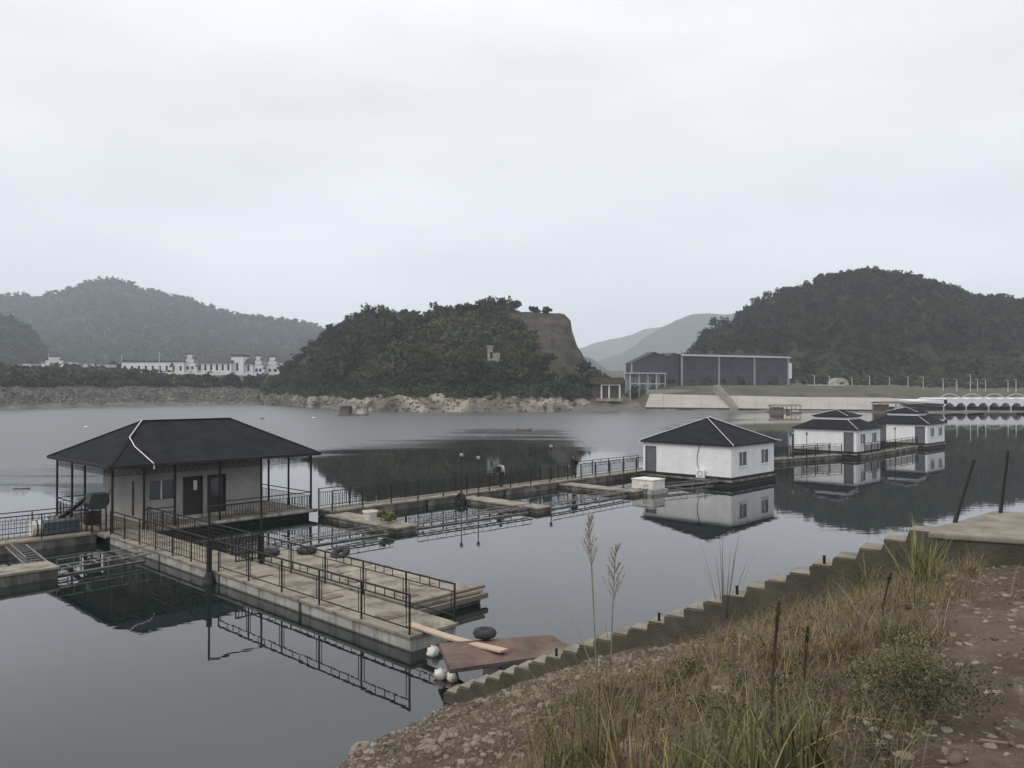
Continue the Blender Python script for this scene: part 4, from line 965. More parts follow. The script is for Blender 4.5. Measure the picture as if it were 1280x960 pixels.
V, Fc, ti = blade_arrays(pt, rng.gamma(3, .055, n)+.04, rng.uniform(.0025, .006, n), rng.uniform(.1, 1.3, n), rng.uniform(0, 2*PI, n), rng.uniform(.2, 1.6, n), 3)
o = np_mesh('dry_weed_cover', V, Fc, M['dry'], attrs={'tint': ti}); o['kind'] = 'stuff'
pt, s_, d_ = bank_pts(34000, -14, -.3, 3.5, 10.5, lambda s, d: veg(s, d)*np.clip(.35+1.5*fbm(s*.5+31, d*.5), 0, 1)); n = len(pt)
V, Fc, ti = blade_arrays(pt, rng.gamma(3, .07, n)+.05, rng.uniform(.003, .007, n), rng.uniform(.05, .8, n), rng.uniform(0, 2*PI, n), rng.uniform(.2, 1.4, n), 3)
o = np_mesh('olive_grass_cover', V, Fc, M['olive'], attrs={'tint': ti}); o['kind'] = 'stuff'
# leafy low weeds
pt, s_, d_ = bank_pts(2600, -13.5, -.4, 5.2, 10.3, lambda s, d: veg(s, d)*np.clip(.3+1.8*fbm(s*.6+71, d*.6), 0, 1)); n = len(pt)
V, Fc, ti = crown_arrays(pt-np.array([0, 0, .03]), rng.uniform(.08, .26, n), rng.uniform(.06, .17, n), 60, .075)
o = np_mesh('low_weed_cover', V, Fc, M['dark_weed'], attrs={'tint': ti}); o['kind'] = 'stuff'

def clump(px, py, top, label, n, mt='fresh', w=.011, spread=.16, lean=.55, droop=.9, name='grass_clump', cat='grass'):
    s, d = bank_pix(px, py); p = BK(s, d); L = max(.25, (py-top)/F*p.y); q = np.repeat(np.array([[0, 0, -.02]]), n, 0)
    q[:, :2] += rng.normal(0, spread*.45, (n, 2))
    V, Fc, ti = blade_arrays(q, L*rng.uniform(.55, 1.08, n), w*rng.uniform(.6, 1.3, n), np.abs(rng.normal(0, lean*.6, n)), rng.uniform(0, 2*PI, n), rng.uniform(.1, droop, n), 6)
    o = np_mesh(name, V, Fc, M[mt], attrs={'tint': ti}); o.location = p; return tag(o, label, cat)
clump(1152, 728, 640, 'yellow-green grass clump below the corner of the landing slab', 90, w=.013, spread=.2)
clump(1085, 745, 680, 'blue-green arching grass clump against the upper stair', 80, 'olive', w=.014, lean=.9, droop=1.3)
clump(1028, 752, 672, 'upright yellow-green grass clump beside the stair stub', 70, w=.011)
clump(945, 975, 830, 'big fresh green grass clump beside the dark weed stalk', 55, w=.013, spread=.22, lean=.7)
clump(1015, 968, 850, 'tall olive grass clump with pale dead blades by the weed stalk', 70, 'olive', w=.014, spread=.16)
clump(745, 965, 800, 'tall green grass clump at the foot of the plume stems', 100, 'olive', w=.009, spread=.34, lean=.6)
clump(800, 985, 860, 'dry tan grass clump right of the plume stems', 90, 'dry', w=.010, spread=.26)
clump(690, 985, 860, 'low green arching grass left of the plume stems', 70, 'olive', w=.010, lean=1.0, droop=1.4, spread=.25)
clump(870, 985, 880, 'fresh short grass tuft between the plume clump and the weed stalk', 80, 'fresh', w=.010, spread=.25)
clump(905, 790, 650, 'sparse dark dead stalk fan rising above the stair', 15, 'dark_weed', w=.015, lean=.5, droop=.25, spread=.03, name='dead_stalks', cat='stalks')
clump(712, 832, 715, 'few thin dark blades rising behind the rusty plate', 7, 'dark_weed', w=.009, lean=.35, droop=.3, spread=.1, name='dead_stalks', cat='stalks')
def bush(px, py, h, r, label, mt, nl, leaf=.06):
    s, d = bank_pix(px, py); p = BK(s, d); V, Fc, ti = crown_arrays(np.array([[0, 0, -.05]]), np.array([h]), np.array([r]), nl, leaf, lobes=9, flat=.9)
    o = np_mesh('weed_bush', V, Fc, M[mt], attrs={'tint': ti}); o.location = p; tag(o, label, 'weeds')
bush(1165, 905, .42, .42, 'dark green bushy weed at the edge of the path', 'dark_weed', 3200, .022)
bush(1120, 850, .34, .36, 'olive bushy weed behind the dark one by the path', 'olive', 2600, .022)
clump(1060, 812, 765, 'broad brown dead grass tussock below the upper stair', 420, 'dry', w=.006, spread=.35, lean=1.3, droop=1.2)
clump(1130, 800, 755, 'olive and brown tussock between dead tussock and path', 300, 'olive', w=.006, spread=.32, lean=1.3, droop=1.2)
clump(985, 830, 780, 'brown dry tussock left of the thin weed stalk', 320, 'dry', w=.006, spread=.32, lean=1.3, droop=1.2)
clump(560, 1010, 880, 'single thin grass stem leaning over the gravel', 2, 'olive', w=.008, lean=.15, droop=.15, spread=.02, name='wild_grass')
clump(225, 1075, 918, 'wispy pale weed tip at the lower edge over the water', 8, 'olive', w=.008, lean=.3, droop=.6, spread=.06, name='wild_grass')

def plume(px, base, neck, top, tx, label, leaf_n=5):
    """a silver plume grass: stem, leaves, feathery head of many spikelets"""
    s, d = bank_pix(px, base); p = BK(s, d); Y = p.y
    t = thing('plume_grass', label, 'plume grass', p)
    X0 = (px-640)/F*Y; Hn, Ht = (base-neck)/F*Y, (base-top)/F*Y; dx = (tx-px)/F*Y
    c = lambda f_: Vector((dx*f_**1.6, .03*math.sin(3*f_), Ht*f_))
    MB().path([c(k/9*Hn/Ht*1.0) for k in range(10)], .006, 5).build('stem', M['straw_stem'], t)
    n = 620; fr = rng.random(n)**.85; V = []; base_ = []; L = []; ln = []; az = []
    f0 = Hn/Ht
    br = 34; MBb = MB(); pts_ = []
    for k in range(br):
        f_ = f0+(1-f0)*(k/br)*.93; a = random.uniform(0, 2*PI); ll = (Ht-Hn)*.42*(1-.72*(k/br))*random.uniform(.7, 1.15); o_ = c(f_)
        tip = o_+Vector((math.cos(a)*ll*.5, math.sin(a)*ll*.5, ll*.92)); pts_.append((o_, tip))
    MB_ = MB()
    for a, b in pts_: MB_.tube(a, b, .0016, .0008, 3)
    MB_.tube(c(f0), c(1), .004, .001, 4); MB_.build('branches', M['straw_stem'], t)
    q = []; dirs = []
    for a, b in pts_:
        for j in range(40):
            q.append(lerp(a, b, random.uniform(.1, 1.03)))
    q = np.array([tuple(v) for v in q]); m = len(q)
    V, Fc, ti = blade_arrays(q, rng.uniform(.012, .028, m), rng.uniform(.0035, .0065, m), rng.uniform(.1, 1.1, m), rng.uniform(0, 2*PI, m), 0.2, 2)
    np_mesh('feather_head', V, Fc, M['plume'], t, {'tint': ti})
    q = np.zeros((leaf_n, 3)); q[:, 2] = rng.uniform(.0, .35, leaf_n)*Ht; q[:, 0] = dx*(q[:, 2]/Ht)**1.6
    V, Fc, ti = blade_arrays(q, Ht*rng.uniform(.25, .5, leaf_n), .010, rng.uniform(.1, .35, leaf_n), rng.uniform(0, 6.3, leaf_n), rng.uniform(.3, 1.2, leaf_n), 7)
    np_mesh('leaf_blades', V, Fc, M['olive'], t, {'tint': ti})
M['straw_stem'] = mat('straw_stem', (.17, .17, .11), .8, .2, col2=(.25, .22, .15), scale=8)
M['plume'] = grassmat('plume_feather', (.30, .27, .24), (.52, .47, .42))
plume(747, 930, 712, 645, 736, 'tallest pale plume grass standing before the lake')
plume(762, 925, 755, 682, 770, 'shorter pale plume grass beside the tallest one')
def weed_stalk(px, base, top, tx, label):
    s, d = bank_pix(px, base); p = BK(s, d); H = (base-top)/F*p.y; dx = (tx-px)/F*p.y
    t = thing('weed_stalk', label, 'weed', p); c = lambda f_: Vector((dx*f_, .02*math.sin(4*f_), H*f_-.02))
    MB().path([c(k/8) for k in range(9)], .009, 6).build('stem', M['dead_stem'], t)
    q = np.array([tuple(c(random.uniform(.15, 1))) for _ in range(150)]); n = len(q)
    V, Fc, ti = blade_arrays(q, rng.uniform(.02, .05, n), .006, rng.uniform(.6, 1.6, n), rng.uniform(0, 6.3, n), .5, 3); np_mesh('dead_leaves', V, Fc, M['dark_weed'], t, {'tint': ti})
    q = np.array([tuple(c(random.uniform(.78, 1.02))) for _ in range(130)]); n = len(q)
    V, Fc, ti = blade_arrays(q, rng.uniform(.03, .085, n), .008, rng.uniform(.5, 1.5, n), rng.uniform(0, 6.3, n), .6, 3); np_mesh('leaf_tuft', V, Fc, M['olive'], t, {'tint': ti})
M['dead_stem'] = mat('dead_stem', (.045, .036, .026), .9, .1, col2=(.09, .075, .05), scale=12)
weed_stalk(963, 905, 752, 972, 'tall dark weed stalk with a leafy tuft on top')
weed_stalk(1005, 880, 780, 1008, 'thin dark weed stalk right of the tall leafy one')
weed_stalk(1102, 770, 715, 1112, 'short brown weed stalk below the landing slab')
for k, (px, py, a, l, lb) in enumerate(((1252, 700, -.9, .30, 'bleached stick lying on the earth below the landing slab'), (1090, 905, -.6, .30, 'thin pale stick in the dark weeds by the path'), (1240, 935, -1.0, .14, 'short pale twig on the stony path'), (1012, 925, .3, .2, 'dry straw stalk lying at the foot of the olive clump'))):
    s, d = bank_pix(px, py); p = BK(s, d); p.z += .015; o = MB().tube((-l/2, 0, 0), (l/2, .02, .03), .011, .007, 6).build('stick', M['straw']); o.location = p; o.rotation_euler = (0, 0, a); tag(o, lb, 'stick')

# ================================================================== PEOPLE ON THE WALKWAY
M['skin'] = mat('skin', (.42, .27, .20), .6, .3); M['hair'] = mat('black_hair', (.012, .011, .011), .5, .4)
M['shirt'] = mat('white_shirt', (.62, .62, .63), .85, .2, col2=(.5, .5, .52), scale=6); M['navy'] = mat('dark_cloth', (.020, .021, .026), .9, .1, col2=(.032, .033, .04), scale=6)
M['pack'] = mat('dark_pack', (.022, .023, .027), .8, .2); M['trouser'] = mat('grey_trousers', (.030, .031, .038), .9, .1, col2=(.045, .046, .054), scale=5)
def skin_obj(name, V, E, Rr, root, mt, parent):
    me = bpy.data.meshes.new(name); me.from_pydata([tuple(v) for v in V], E, []); o = link(me, name, mt, parent)
    o.modifiers.new('skin', 'SKIN').use_smooth_shade = True; sk = me.skin_vertices[0].data
    for i, r in enumerate(Rr): sk[i].radius = (r, r) if not isinstance(r, tuple) else r; sk[i].use_root = (i == root)
    s = o.modifiers.new('sub', 'SUBSURF'); s.levels = 2; s.render_levels = 2
    return o
def person(loc, face, label, top, pack=True, stride=.30):
    """a walking figure 1.72 m tall; local -y... faces +x"""
    t = thing('person', label, 'person', loc, face)
    # pelvis, spine, neck, head ; legs mid-stride ; arms swinging
    J = dict(pel=(0, 0, .95), wai=(0, 0, 1.10), che=(.015, 0, 1.30), nec=(.02, 0, 1.46), hea=(.04, 0, 1.58), cro=(.035, 0, 1.68))
    names = list(J); V = [J[k] for k in names]; E = [(0, 1), (1, 2), (2, 3), (3, 4), (4, 5)]; Rr = [.10, .09, .11, .05, .088, .07]
    def chain(root, pts_, rs):
        i = root
        for p_, r_ in zip(pts_, rs): V.append(p_); Rr.append(r_); E.append((i, len(V)-1)); i = len(V)-1
        return i
    limbs = {}
    for s in (-1, 1):
        f_ = stride*s
        chain(0, [(.0, .09*s, .90), (f_*.55+.03, .095*s, .50), (f_-.02, .095*s, .10), (f_+.13, .10*s, .045)], [.075, .05, .04, .03])
        hand = chain(2, [(.0, .19*s, 1.40), (-f_*.35-.03, .235*s, 1.13), (-f_*.8+.05, .22*s, .90), (-f_*.85+.07, .215*s, .84)], [.055, .043, .030, .030])
        hp = Vector(V[hand])
        for q in range(4): V.append(tuple(hp+Vector((.018*(q-1.5)+.01, 0, -.075+.008*abs(q-1.5)))));  Rr.append(.010); E.append((hand, len(V)-1))
        V.append(tuple(hp+Vector((.04, -.012*s, -.03)))); Rr.append(.011); E.append((hand, len(V)-1))
    skin_obj('body', V, E, Rr, 0, M['skin'], t)
    # shirt: torso and sleeves; trousers: hips and legs
    V2 = [(0, 0, .88), (0, 0, 1.10), (.015, 0, 1.30), (.02, 0, 1.42)]; E2 = [(0, 1), (1, 2), (2, 3)]; R2 = [(.18, .165), (.155, .135), (.19, .15), (.085, .085)]
    for s in (-1, 1):
        f_ = stride*s; i = 2
        for p_, r_ in zip([(.0, .19*s, 1.40), (-f_*.35-.03, .235*s, 1.13), (-f_*.75+.03, .222*s, .95)], [.072, .058, .045]): V2.append(p_); R2.append(r_); E2.append((i, len(V2)-1)); i = len(V2)-1
    skin_obj('shirt', V2, E2, R2, 0, M[top], t)
    V3 = [(0, 0, 1.04), (0, 0, .90)]; E3 = [(0, 1)]; R3 = [.14, .155]
    for s in (-1, 1):
        f_ = stride*s; i = 1
        for p_, r_ in zip([(.01, .09*s, .84), (f_*.55+.03, .095*s, .50), (f_-.02, .095*s, .075)], [.115, .088, .07]): V3.append(p_); R3.append(r_); E3.append((i, len(V3)-1)); i = len(V3)-1
    skin_obj('trousers', V3, E3, R3, 0, M['trouser'], t)
    for s in (-1, 1): MB().ball((stride*s+.05, .097*s, .045), .06, 10, (2.3, .95, 1.0)).build('shoe', M['hair'], t, smooth=True)
    MB().ball((.015, 0, 1.635), .112, 12, (1.02, .92, .98)).build('hair', M['hair'], t, smooth=True)
    fx = .125
    nb = MB().ball((fx+.012, 0, 1.575), .018, 6).build('nose', M['skin'], t)
    ey = MB().ball((fx-.01, .032, 1.60), .012, 6).ball((fx-.01, -.032, 1.60), .012, 6).build('eyes', M['hair'], t)
    MB().box(fx-.012, fx+.002, -.025, .025, 1.528, 1.536).build('mouth', M['rust'], t)
    for s in (-1, 1): MB().ball((.04, .098*s, 1.585), .022, 6, (.7, .5, 1.2)).build('ear', M['skin'], t)
    if pack:
        MB().box(-.33, -.15, -.15, .15, 1.0, 1.42).build('backpack', M['pack'], t, bevel=.05)
        st_ = MB()
        for s in (-1, 1): st_.path([(-.16, .09*s, 1.40), (-.02, .10*s, 1.475), (.13, .10*s, 1.40), (.15, .10*s, 1.22), (-.05, .16*s, 1.05)], .018)
        st_.build('straps', M['pack'], t)
    return t
p1 = D(-20.75, 0, 0); 
def on_walk(px, u):
    for v in np.arange(11, 38, .02):
        q = D(u, v, DZ)
        if 640+F*q.x/q.y >= px: return q
person(on_walk(626, -20.75), UA+PI/2+.2, 'person in a white shirt with dark backpack walking on the long walkway', 'shirt', True, .10)
person(on_walk(717, -20.7), UA-PI/2, 'person in black clothes striding along the long walkway', 'navy', True, .30)
# ================================================================== FAR THINGS
M['plaster'] = mat('white_plaster', (.74, .74, .74), .8, .2, col2=(.62, .62, .61), scale=.3)
M['tile'] = mat('grey_tile', (.055, .058, .065), .85, .15, col2=(.085, .088, .094), scale=.8)
M['cladding'] = mat('dark_cladding', (.045, .050, .060), .7, .25, col2=(.062, .068, .080), scale=.4, stretch=(3, 3, .15))
M['pilaster'] = mat('pale_pilaster', (.30, .31, .32), .7, .2); M['lightmetal'] = mat('light_metal', (.48, .50, .52), .5, .4)
M['revet'] = over(mat('revetment_concrete', (.30, .29, .26), .9, .15, col2=(.38, .37, .335), scale=.15), (.26, .25, .21), .3, .55, .75)
M['canopy'] = mat('canopy_white', (.66, .66, .67), .7, .2); M['oldbrick'] = mat('old_brown', (.07, .048, .042), .9, .1, col2=(.11, .08, .07), scale=.6)
M['concrete_old'] = mat('old_concrete', (.34, .33, .30), .9, .15, col2=(.22, .21, .19), scale=.5)

def tree(p, h, r, label, group, mt='leaf_mid', nl=320, cat='tree', name='tree', trunk=.32):
    t = thing(name, label, cat, p, 0, group); k = MB(); k.tube((0, 0, -.6), (0, 0, h*trunk), .03*h*.6, .018*h*.6, 7)
    for j in range(4):
        a = j*1.7+random.random(); k.tube((0, 0, h*trunk*.85), (math.cos(a)*r*.55, math.sin(a)*r*.55, h*(trunk+.25)), .010*h, .004*h, 5)
    k.build('trunk', M['bark'], t)
    V, Fc, ti = crown_arrays(np.array([[0, 0, -h*.04]]), np.array([h]), np.array([r]), nl, .17, lobes=9, flat=.70)
    np_mesh('crown', V, Fc, M[mt], t, {'tint': ti}); return t
def ground_on(G, px, Yw):
    """height of a lofted surface along photo column px at distance Yw"""
    q = G.reshape(-1, 3); i = np.argmin((640+F*q[:, 0]/q[:, 1]-px)**2*.16+(q[:, 1]-Yw)**2); return float(q[i, 2])
def crest(G, px):
    k = np.argmin(np.abs(640+F*G[:, 5, 0]/G[:, 5, 1]-px)); c = G[k]; j = np.argmax(-pixrow(c)); return c[j]
def pixrow(c): return HZ-F*(c[:, 2]-CH)/np.maximum(c[:, 1], 1)
for px, h, r in ((424, 4.2, 1.9), (440, 3.2, 1.7), (466, 2.8, 1.6), (483, 3.4, 1.4), (507, 4.6, 2.0), (546, 4.6, 2.4), (560, 5.4, 2.6), (573, 6.2, 2.8), (588, 5.6, 2.9), (601, 6.4, 3.0), (615, 5.8, 2.8), (626, 5.2, 2.7), (646, 4.8, 3.2), (668, 4.0, 2.3), (683, 4.2, 2.4)):
    c = crest(G_i, px); lb = 'lone small tree standing against the sky at the edge of the cut cliff' if px > 660 else 'dark bushy tree on the skyline of the headland hill'
    tree((c[0], c[1], c[2]-(1.0 if px > 660 else .2)), h, r*(1.25 if px > 660 else 1), lb, 'trees at the cliff edge' if px > 660 else 'skyline trees of the headland', 'leaf_dark')
for px, h, r in ((880, 9, 3.6), (895, 12, 3.8), (905, 10, 3.4), (945, 8, 3.4), (960, 7, 3.2), (978, 6, 3), (1010, 6, 3), (1040, 6, 3), (1080, 6.5, 2.6), (1094, 8, 2.0), (1125, 6, 2.8), (1165, 7, 3), (1190, 6, 3)):
    c = crest(G_r, px); tree((c[0], c[1], c[2]-.3), h, r, 'dark tree on the skyline of the wooded hill behind the works hall', 'skyline trees of the wooded hill', 'leaf_dark', 220)
VT = {18: 'between the low left house and the tiny white house', 30: 'right before the tiny white village house', 58: 'before the broad stepped gable', 92: 'before the low white wall house', 122: 'large and round before the twin gables', 164: 'tall and pointed before the left of the long hall', 185: 'before the middle of the long hall', 206: 'right of the middle flag mast', 236: 'before the narrow stepped gable', 262: 'wide and dark before the grey-roofed row', 292: 'before the tallest white block', 316: 'before the narrow stepped house', 340: 'before the last stepped house'}
for px, dy, h, r in ((18, 24, 6, 3), (30, 20, 5.5, 3), (58, 24, 5, 3), (92, 26, 4, 3), (122, 22, 7.5, 4.2), (164, 24, 8.5, 3.6), (185, 26, 6, 3.4), (206, 24, 6, 3.4), (236, 24, 6.5, 3.6), (262, 24, 8, 4.4), (292, 22, 8.5, 4.2), (316, 22, 7.5, 4), (340, 22, 7, 3.6)):
    Y = l_shore(px)+dy; tree(R(px, Y, ground_on(G_l, px, Y)-.3), h, r, 'dark shore tree '+VT[px], 'trees before the village', 'leaf_dark', 300)
HT = {1018: 'by the roadside building right of the works hall', 1006: 'between the sign board and the roadside building', 888: 'before the second hall window', 866: 'before the first hall window', 792: 'beside the lean-to and brown shed', 838: 'before the gap between wing and hall', 905: 'beside the middle hall pilaster', 930: 'before the fourth hall window', 962: 'before the fifth hall window'}
for px, Y, h, r in ((1018, 296, 4.0, 1.6), (1006, 300, 3, 1.4), (888, 291, 3.4, 1.3), (866, 290, 4.2, 1.5), (792, 285, 6.5, 2.6), (838, 288, 4, 1.6), (905, 292, 3, 1.3), (930, 294, 2.6, 1.2), (962, 296, 2.8, 1.2)):
    tree(R(px, Y, ground_on(G_r, px, Y)-.2), h, r, 'small young tree '+HT[px], 'trees before the works hall', 'leaf_mid', 140)

# ---- works hall
def quad_block(mb, a, b, depth, z0, z1a, z1b=None):
    pass
Yl, Yr = 296, 318; pa, pb = R(852, Yl, 0), R(985, Yr, 0); dv = pb-pa; LW = dv.length; ang = math.atan2(dv.y, dv.x)
zb = min(ground_on(G_r, 852, Yl), ground_on(G_r, 985, Yr))-.5; z0 = zat(482, Yl)
hall = thing('works_hall', 'long dark grey works hall with pale pilasters and gabled end', 'hall', (pa.x, pa.y, 0), ang)
zt0, zt1 = zat(443.5, Yl), zat(446.5, Yr); DP = 22
wins_ = []
nb = 6
m_ = MB(); x = 0; wz = (z0+5.6, z0+8.2)
ops = []
for k in range(nb): cx = LW*(k+.5)/nb; ops.append((cx-1.9, cx+1.9))
for a, b in ops:
    m_.box(x, a, 0, .4, zb, zt0-.2); m_.box(a, b, 0, .4, wz[1], zt0-.2); m_.box(a, b, 0, .4, zb, wz[0]); x = b
m_.box(x, LW, 0, .4, zb, zt0-.2); m_.box(0, .4, .4, DP, zb, zt0-.2); m_.box(LW-.4, LW, .4, DP, zb, zt0-.2); m_.box(.4, LW-.4, DP-.4, DP, zb, zt0-.2)
m_.build('wall', M['cladding'], hall)
for a, b in ops:
    w_ = MB().box(a, b, .18, .22, wz[0], wz[1]).build('window', M['void'], hall)
    f_ = MB()
    for k in range(4): xx = lerp(a, b, k/3); f_.box(xx-.06, xx+.06, .12, .179, wz[0], wz[1])
    f_.build('window_frame', M['cladding'], w_)
for k in range(4): x = LW*k/3; MB().box(x-.35, x+.35, -.30, -.001, zb, zt0-.2).build('pilaster', M['pilaster'], hall)
rf = MB().add([(-.6, -.8, zt0-.19), (LW+.6, -.8, zt0-.19), (LW+.6, DP/2, zt0+1.0), (-.6, DP/2, zt0+1.0), (LW+.6, DP+.6, zt0-.19), (-.6, DP+.6, zt0-.19)], [(0, 1, 2, 3), (3, 2, 4, 5), (0, 3, 5), (1, 4, 2)]).build('roof', M['tile'], hall)
MB().box(-.6, LW+.6, -.95, -.801, zt0-.45, zt0+.15).build('gutter', M['lightmetal'], rf)
for k in range(3):
    cx = LW*(k+.5)/3+2; dd_ = MB().box(cx-1.6, cx+1.6, -.06, -.002, zb, z0+3.4).build('door', M['void'], hall); MB().box(cx-1.75, cx+1.75, -.12, -.061, z0+3.4, z0+3.7).build('lintel', M['cladding'], dd_)
# gabled end wing on its left
wing = thing('hall_wing', 'dark gabled wing with two peaks at the left end of the works hall', 'hall', R(852, Yl, 0), ang)
Yw = 300
def lx(px): 
    # local x along the hall front for a photo column (negative to the left)
    for s in np.arange(-30, 60, .05):
        q = pa+dv.normalized()*s
        if 640+F*q.x/q.y >= px: return s
xs = [lx(790), lx(818), lx(836), lx(843), -.62]
zz = [zat(455, 290), zat(441, 292), zat(446.5, 294), zat(442, 295), zat(443.5, 296)]
vs_ = [(x, .6, zb) for x in xs]+[(x, .6, z) for x, z in zip(xs, zz)]+[(x, 4, zb) for x in xs]+[(x, 4, z) for x, z in zip(xs, zz)]
fs = [(k, k+1, 6+k, 5+k) for k in range(4)]+[(10+k+1, 10+k, 15+k, 16+k) for k in range(4)]+[(0, 5, 15, 10), (4, 14, 19, 9)]
MB().add(vs_, fs).build('gable_wall', M['cladding'], wing)
g = MB()
for k in range(4): 
    a, b = Vector((xs[k], 0, zz[k])), Vector((xs[k+1], 0, zz[k+1])); g.add([(a.x, .2, a.z+.05), (b.x, .2, b.z+.05), (b.x, 4.3, b.z+.05), (a.x, 4.3, a.z+.05), (a.x, .2, a.z+.3), (b.x, .2, b.z+.3), (b.x, 4.3, b.z+.3), (a.x, 4.3, a.z+.3)], [(0, 1, 2, 3), (7, 6, 5, 4), (0, 4, 5, 1), (1, 5, 6, 2), (2, 6, 7, 3), (3, 7, 4, 0)])
g.build('roof', M['tile'], wing)
MB().box(lx(790)-.15, lx(790)+.25, .1, .59, zb, zz[0]).build('corner_post', M['pilaster'], wing)
an = thing('lean_to', 'low pale-roofed lean-to with posts before the gabled hall wing', 'shed', R(788, 283, 0), ang)
L2 = 15; zt_ = zat(467, 284); zb2 = ground_on(G_r, 800, 283)-.6
MB().box(-.4, L2+.4, -.5, 4, zt_, zt_+.35).build('roof', M['lightmetal'], an)
MB().box(0, L2, 3.2, 3.5, zb2, zt_-.002).build('wall', M['pilaster'], an)
for k in range(5): MB().box(L2*k/4-.14, L2*k/4+.14, 0, .28, zb2, zt_-.002).build('post', M['lightmetal'], an)
for k in range(3): MB().box(2+k*4.6, 3.6+k*4.6, 3.14, 3.195, zb2+2.2, zt_-.9).build('window', M['glass'], an)
MB().box(0, L2, -.02, .02, zat(480, 283), zat(479, 283)).build('rail', M['lightmetal'], an)
sg = thing('sign_board', 'tall white sign board at the right end of the works hall', 'sign', R(988, 300, ground_on(G_r, 988, 300)-.5), ang)
MB().box(-.6, .6, -.1, .1, 3.2, 3.2+5.8).build('board', M['canopy'], sg); MB().box(-.5, -.3, -.08, .08, 0, 3.199).box(.3, .5, -.08, .08, 0, 3.199).build('post', M['steel'], sg)

# ---- revetment and its stair
rv = thing('revetment', 'long pale concrete revetment sloping to the lake below the works hall', 'embankment', (0, 0, 0))
sts = list(np.linspace(806, 1128, 15))+[1160, 1192]
def rv_pt(px, top):
    Ym = max(r_shore(px)+9, 254); w = max(0, min(1, (px-1120)/72))
    if top: 
        Y = lerp(Ym+13, Ym+4.0, w); return R(px+ (6 if px < 810 else 0), Y, zat(lerp(np.interp(px, [806, 1000, 1128], [493, 497, 498]), 509.5, w), Y))
    return R(px, Ym-.5, zat(np.interp(px, [806, 1000, 1128, 1192], [509.5, 512, 513, 511.0]), Ym-.5))
for a, b in zip(sts[:-1], sts[1:]):
    if abs((a+b)/2-907) < 6: pass
    A0, A1, B1_, B0_ = rv_pt(a+.12, False), rv_pt(b-.12, False), rv_pt(b-.12, True), rv_pt(a+.12, True); n_ = Vector((0, -.35, .2)); bk = Vector((0, 2.0, -1.2))
    MB().add([A0+n_, A1+n_, B1_+n_, B0_+n_, A0+bk, A1+bk, B1_+bk, B0_+bk], [(0, 1, 2, 3), (7, 6, 5, 4), (0, 4, 5, 1), (1, 5, 6, 2), (2, 6, 7, 3), (3, 7, 4, 0)]).build('panel', M['revet'], rv)
ks = thing('shore_stair', 'grey concrete stair running down across the pale revetment', 'stair', (0, 0, 0))
sa, sb = R(896, 274, zat(484, 274)), R(918, 252.5, zat(512, 252.5)); n = 22
for k in range(n):
    p = sa.lerp(sb, (k+.5)/n); MB().box(-1.1, 1.1, -.55, .55, -1.6, .9, Matrix.Translation(p)).build('step', M['concrete_old'], ks)
for a, b, l_ in ((808, 895, 'long low pale kerb on the slope above the revetment left of the stair'),):
    o = thing('kerb_wall', l_, 'wall', (0, 0, 0)); A_, B_ = R(a, 279, zat(488, 279)), R(b, 283, zat(488.5, 283)); MB().bar(A_, B_, .5, .5).build('kerb', M['revet'], o); MB().bar(A_-Vector((0, 0, .9)), B_-Vector((0, 0, .9)), .4, 1.29).build('footing', M['concrete_old'], o)

# ---- street lamps of the lakeside road
for px, top in ((1018, 469), (1037, 470), (1065, 472), (1087, 470), (1112, 471), (1135, 471), (1154, 471), (1179, 473), (1196, 474), (1213, 468), (1222, 474), (1232, 474), (1260, 475), (1270, 474)):
    Y = 290; g = min(ground_on(G_r, px, Y), zat(489, Y)); h = zat(top, Y)-g
    t = thing('street_lamp', 'slim pale street lamp on the lakeside road below the wooded hill', 'street lamp', R(px, Y, g-.2), 0, 'street lamps along the lakeside road')
    MB().tube((0, 0, 0), (0, 0, h+.2), .15, .10, 6).build('mast', M['lightmetal'], t); MB().bar((-.1, 0, h+.1), (-.7, 0, h+.2), .10, .08).build('arm', M['lightmetal'], t); MB().box(-1.15, -.6, -.12, .12, h+.16, h+.26).build('lamp_head', M['lightmetal'], t)

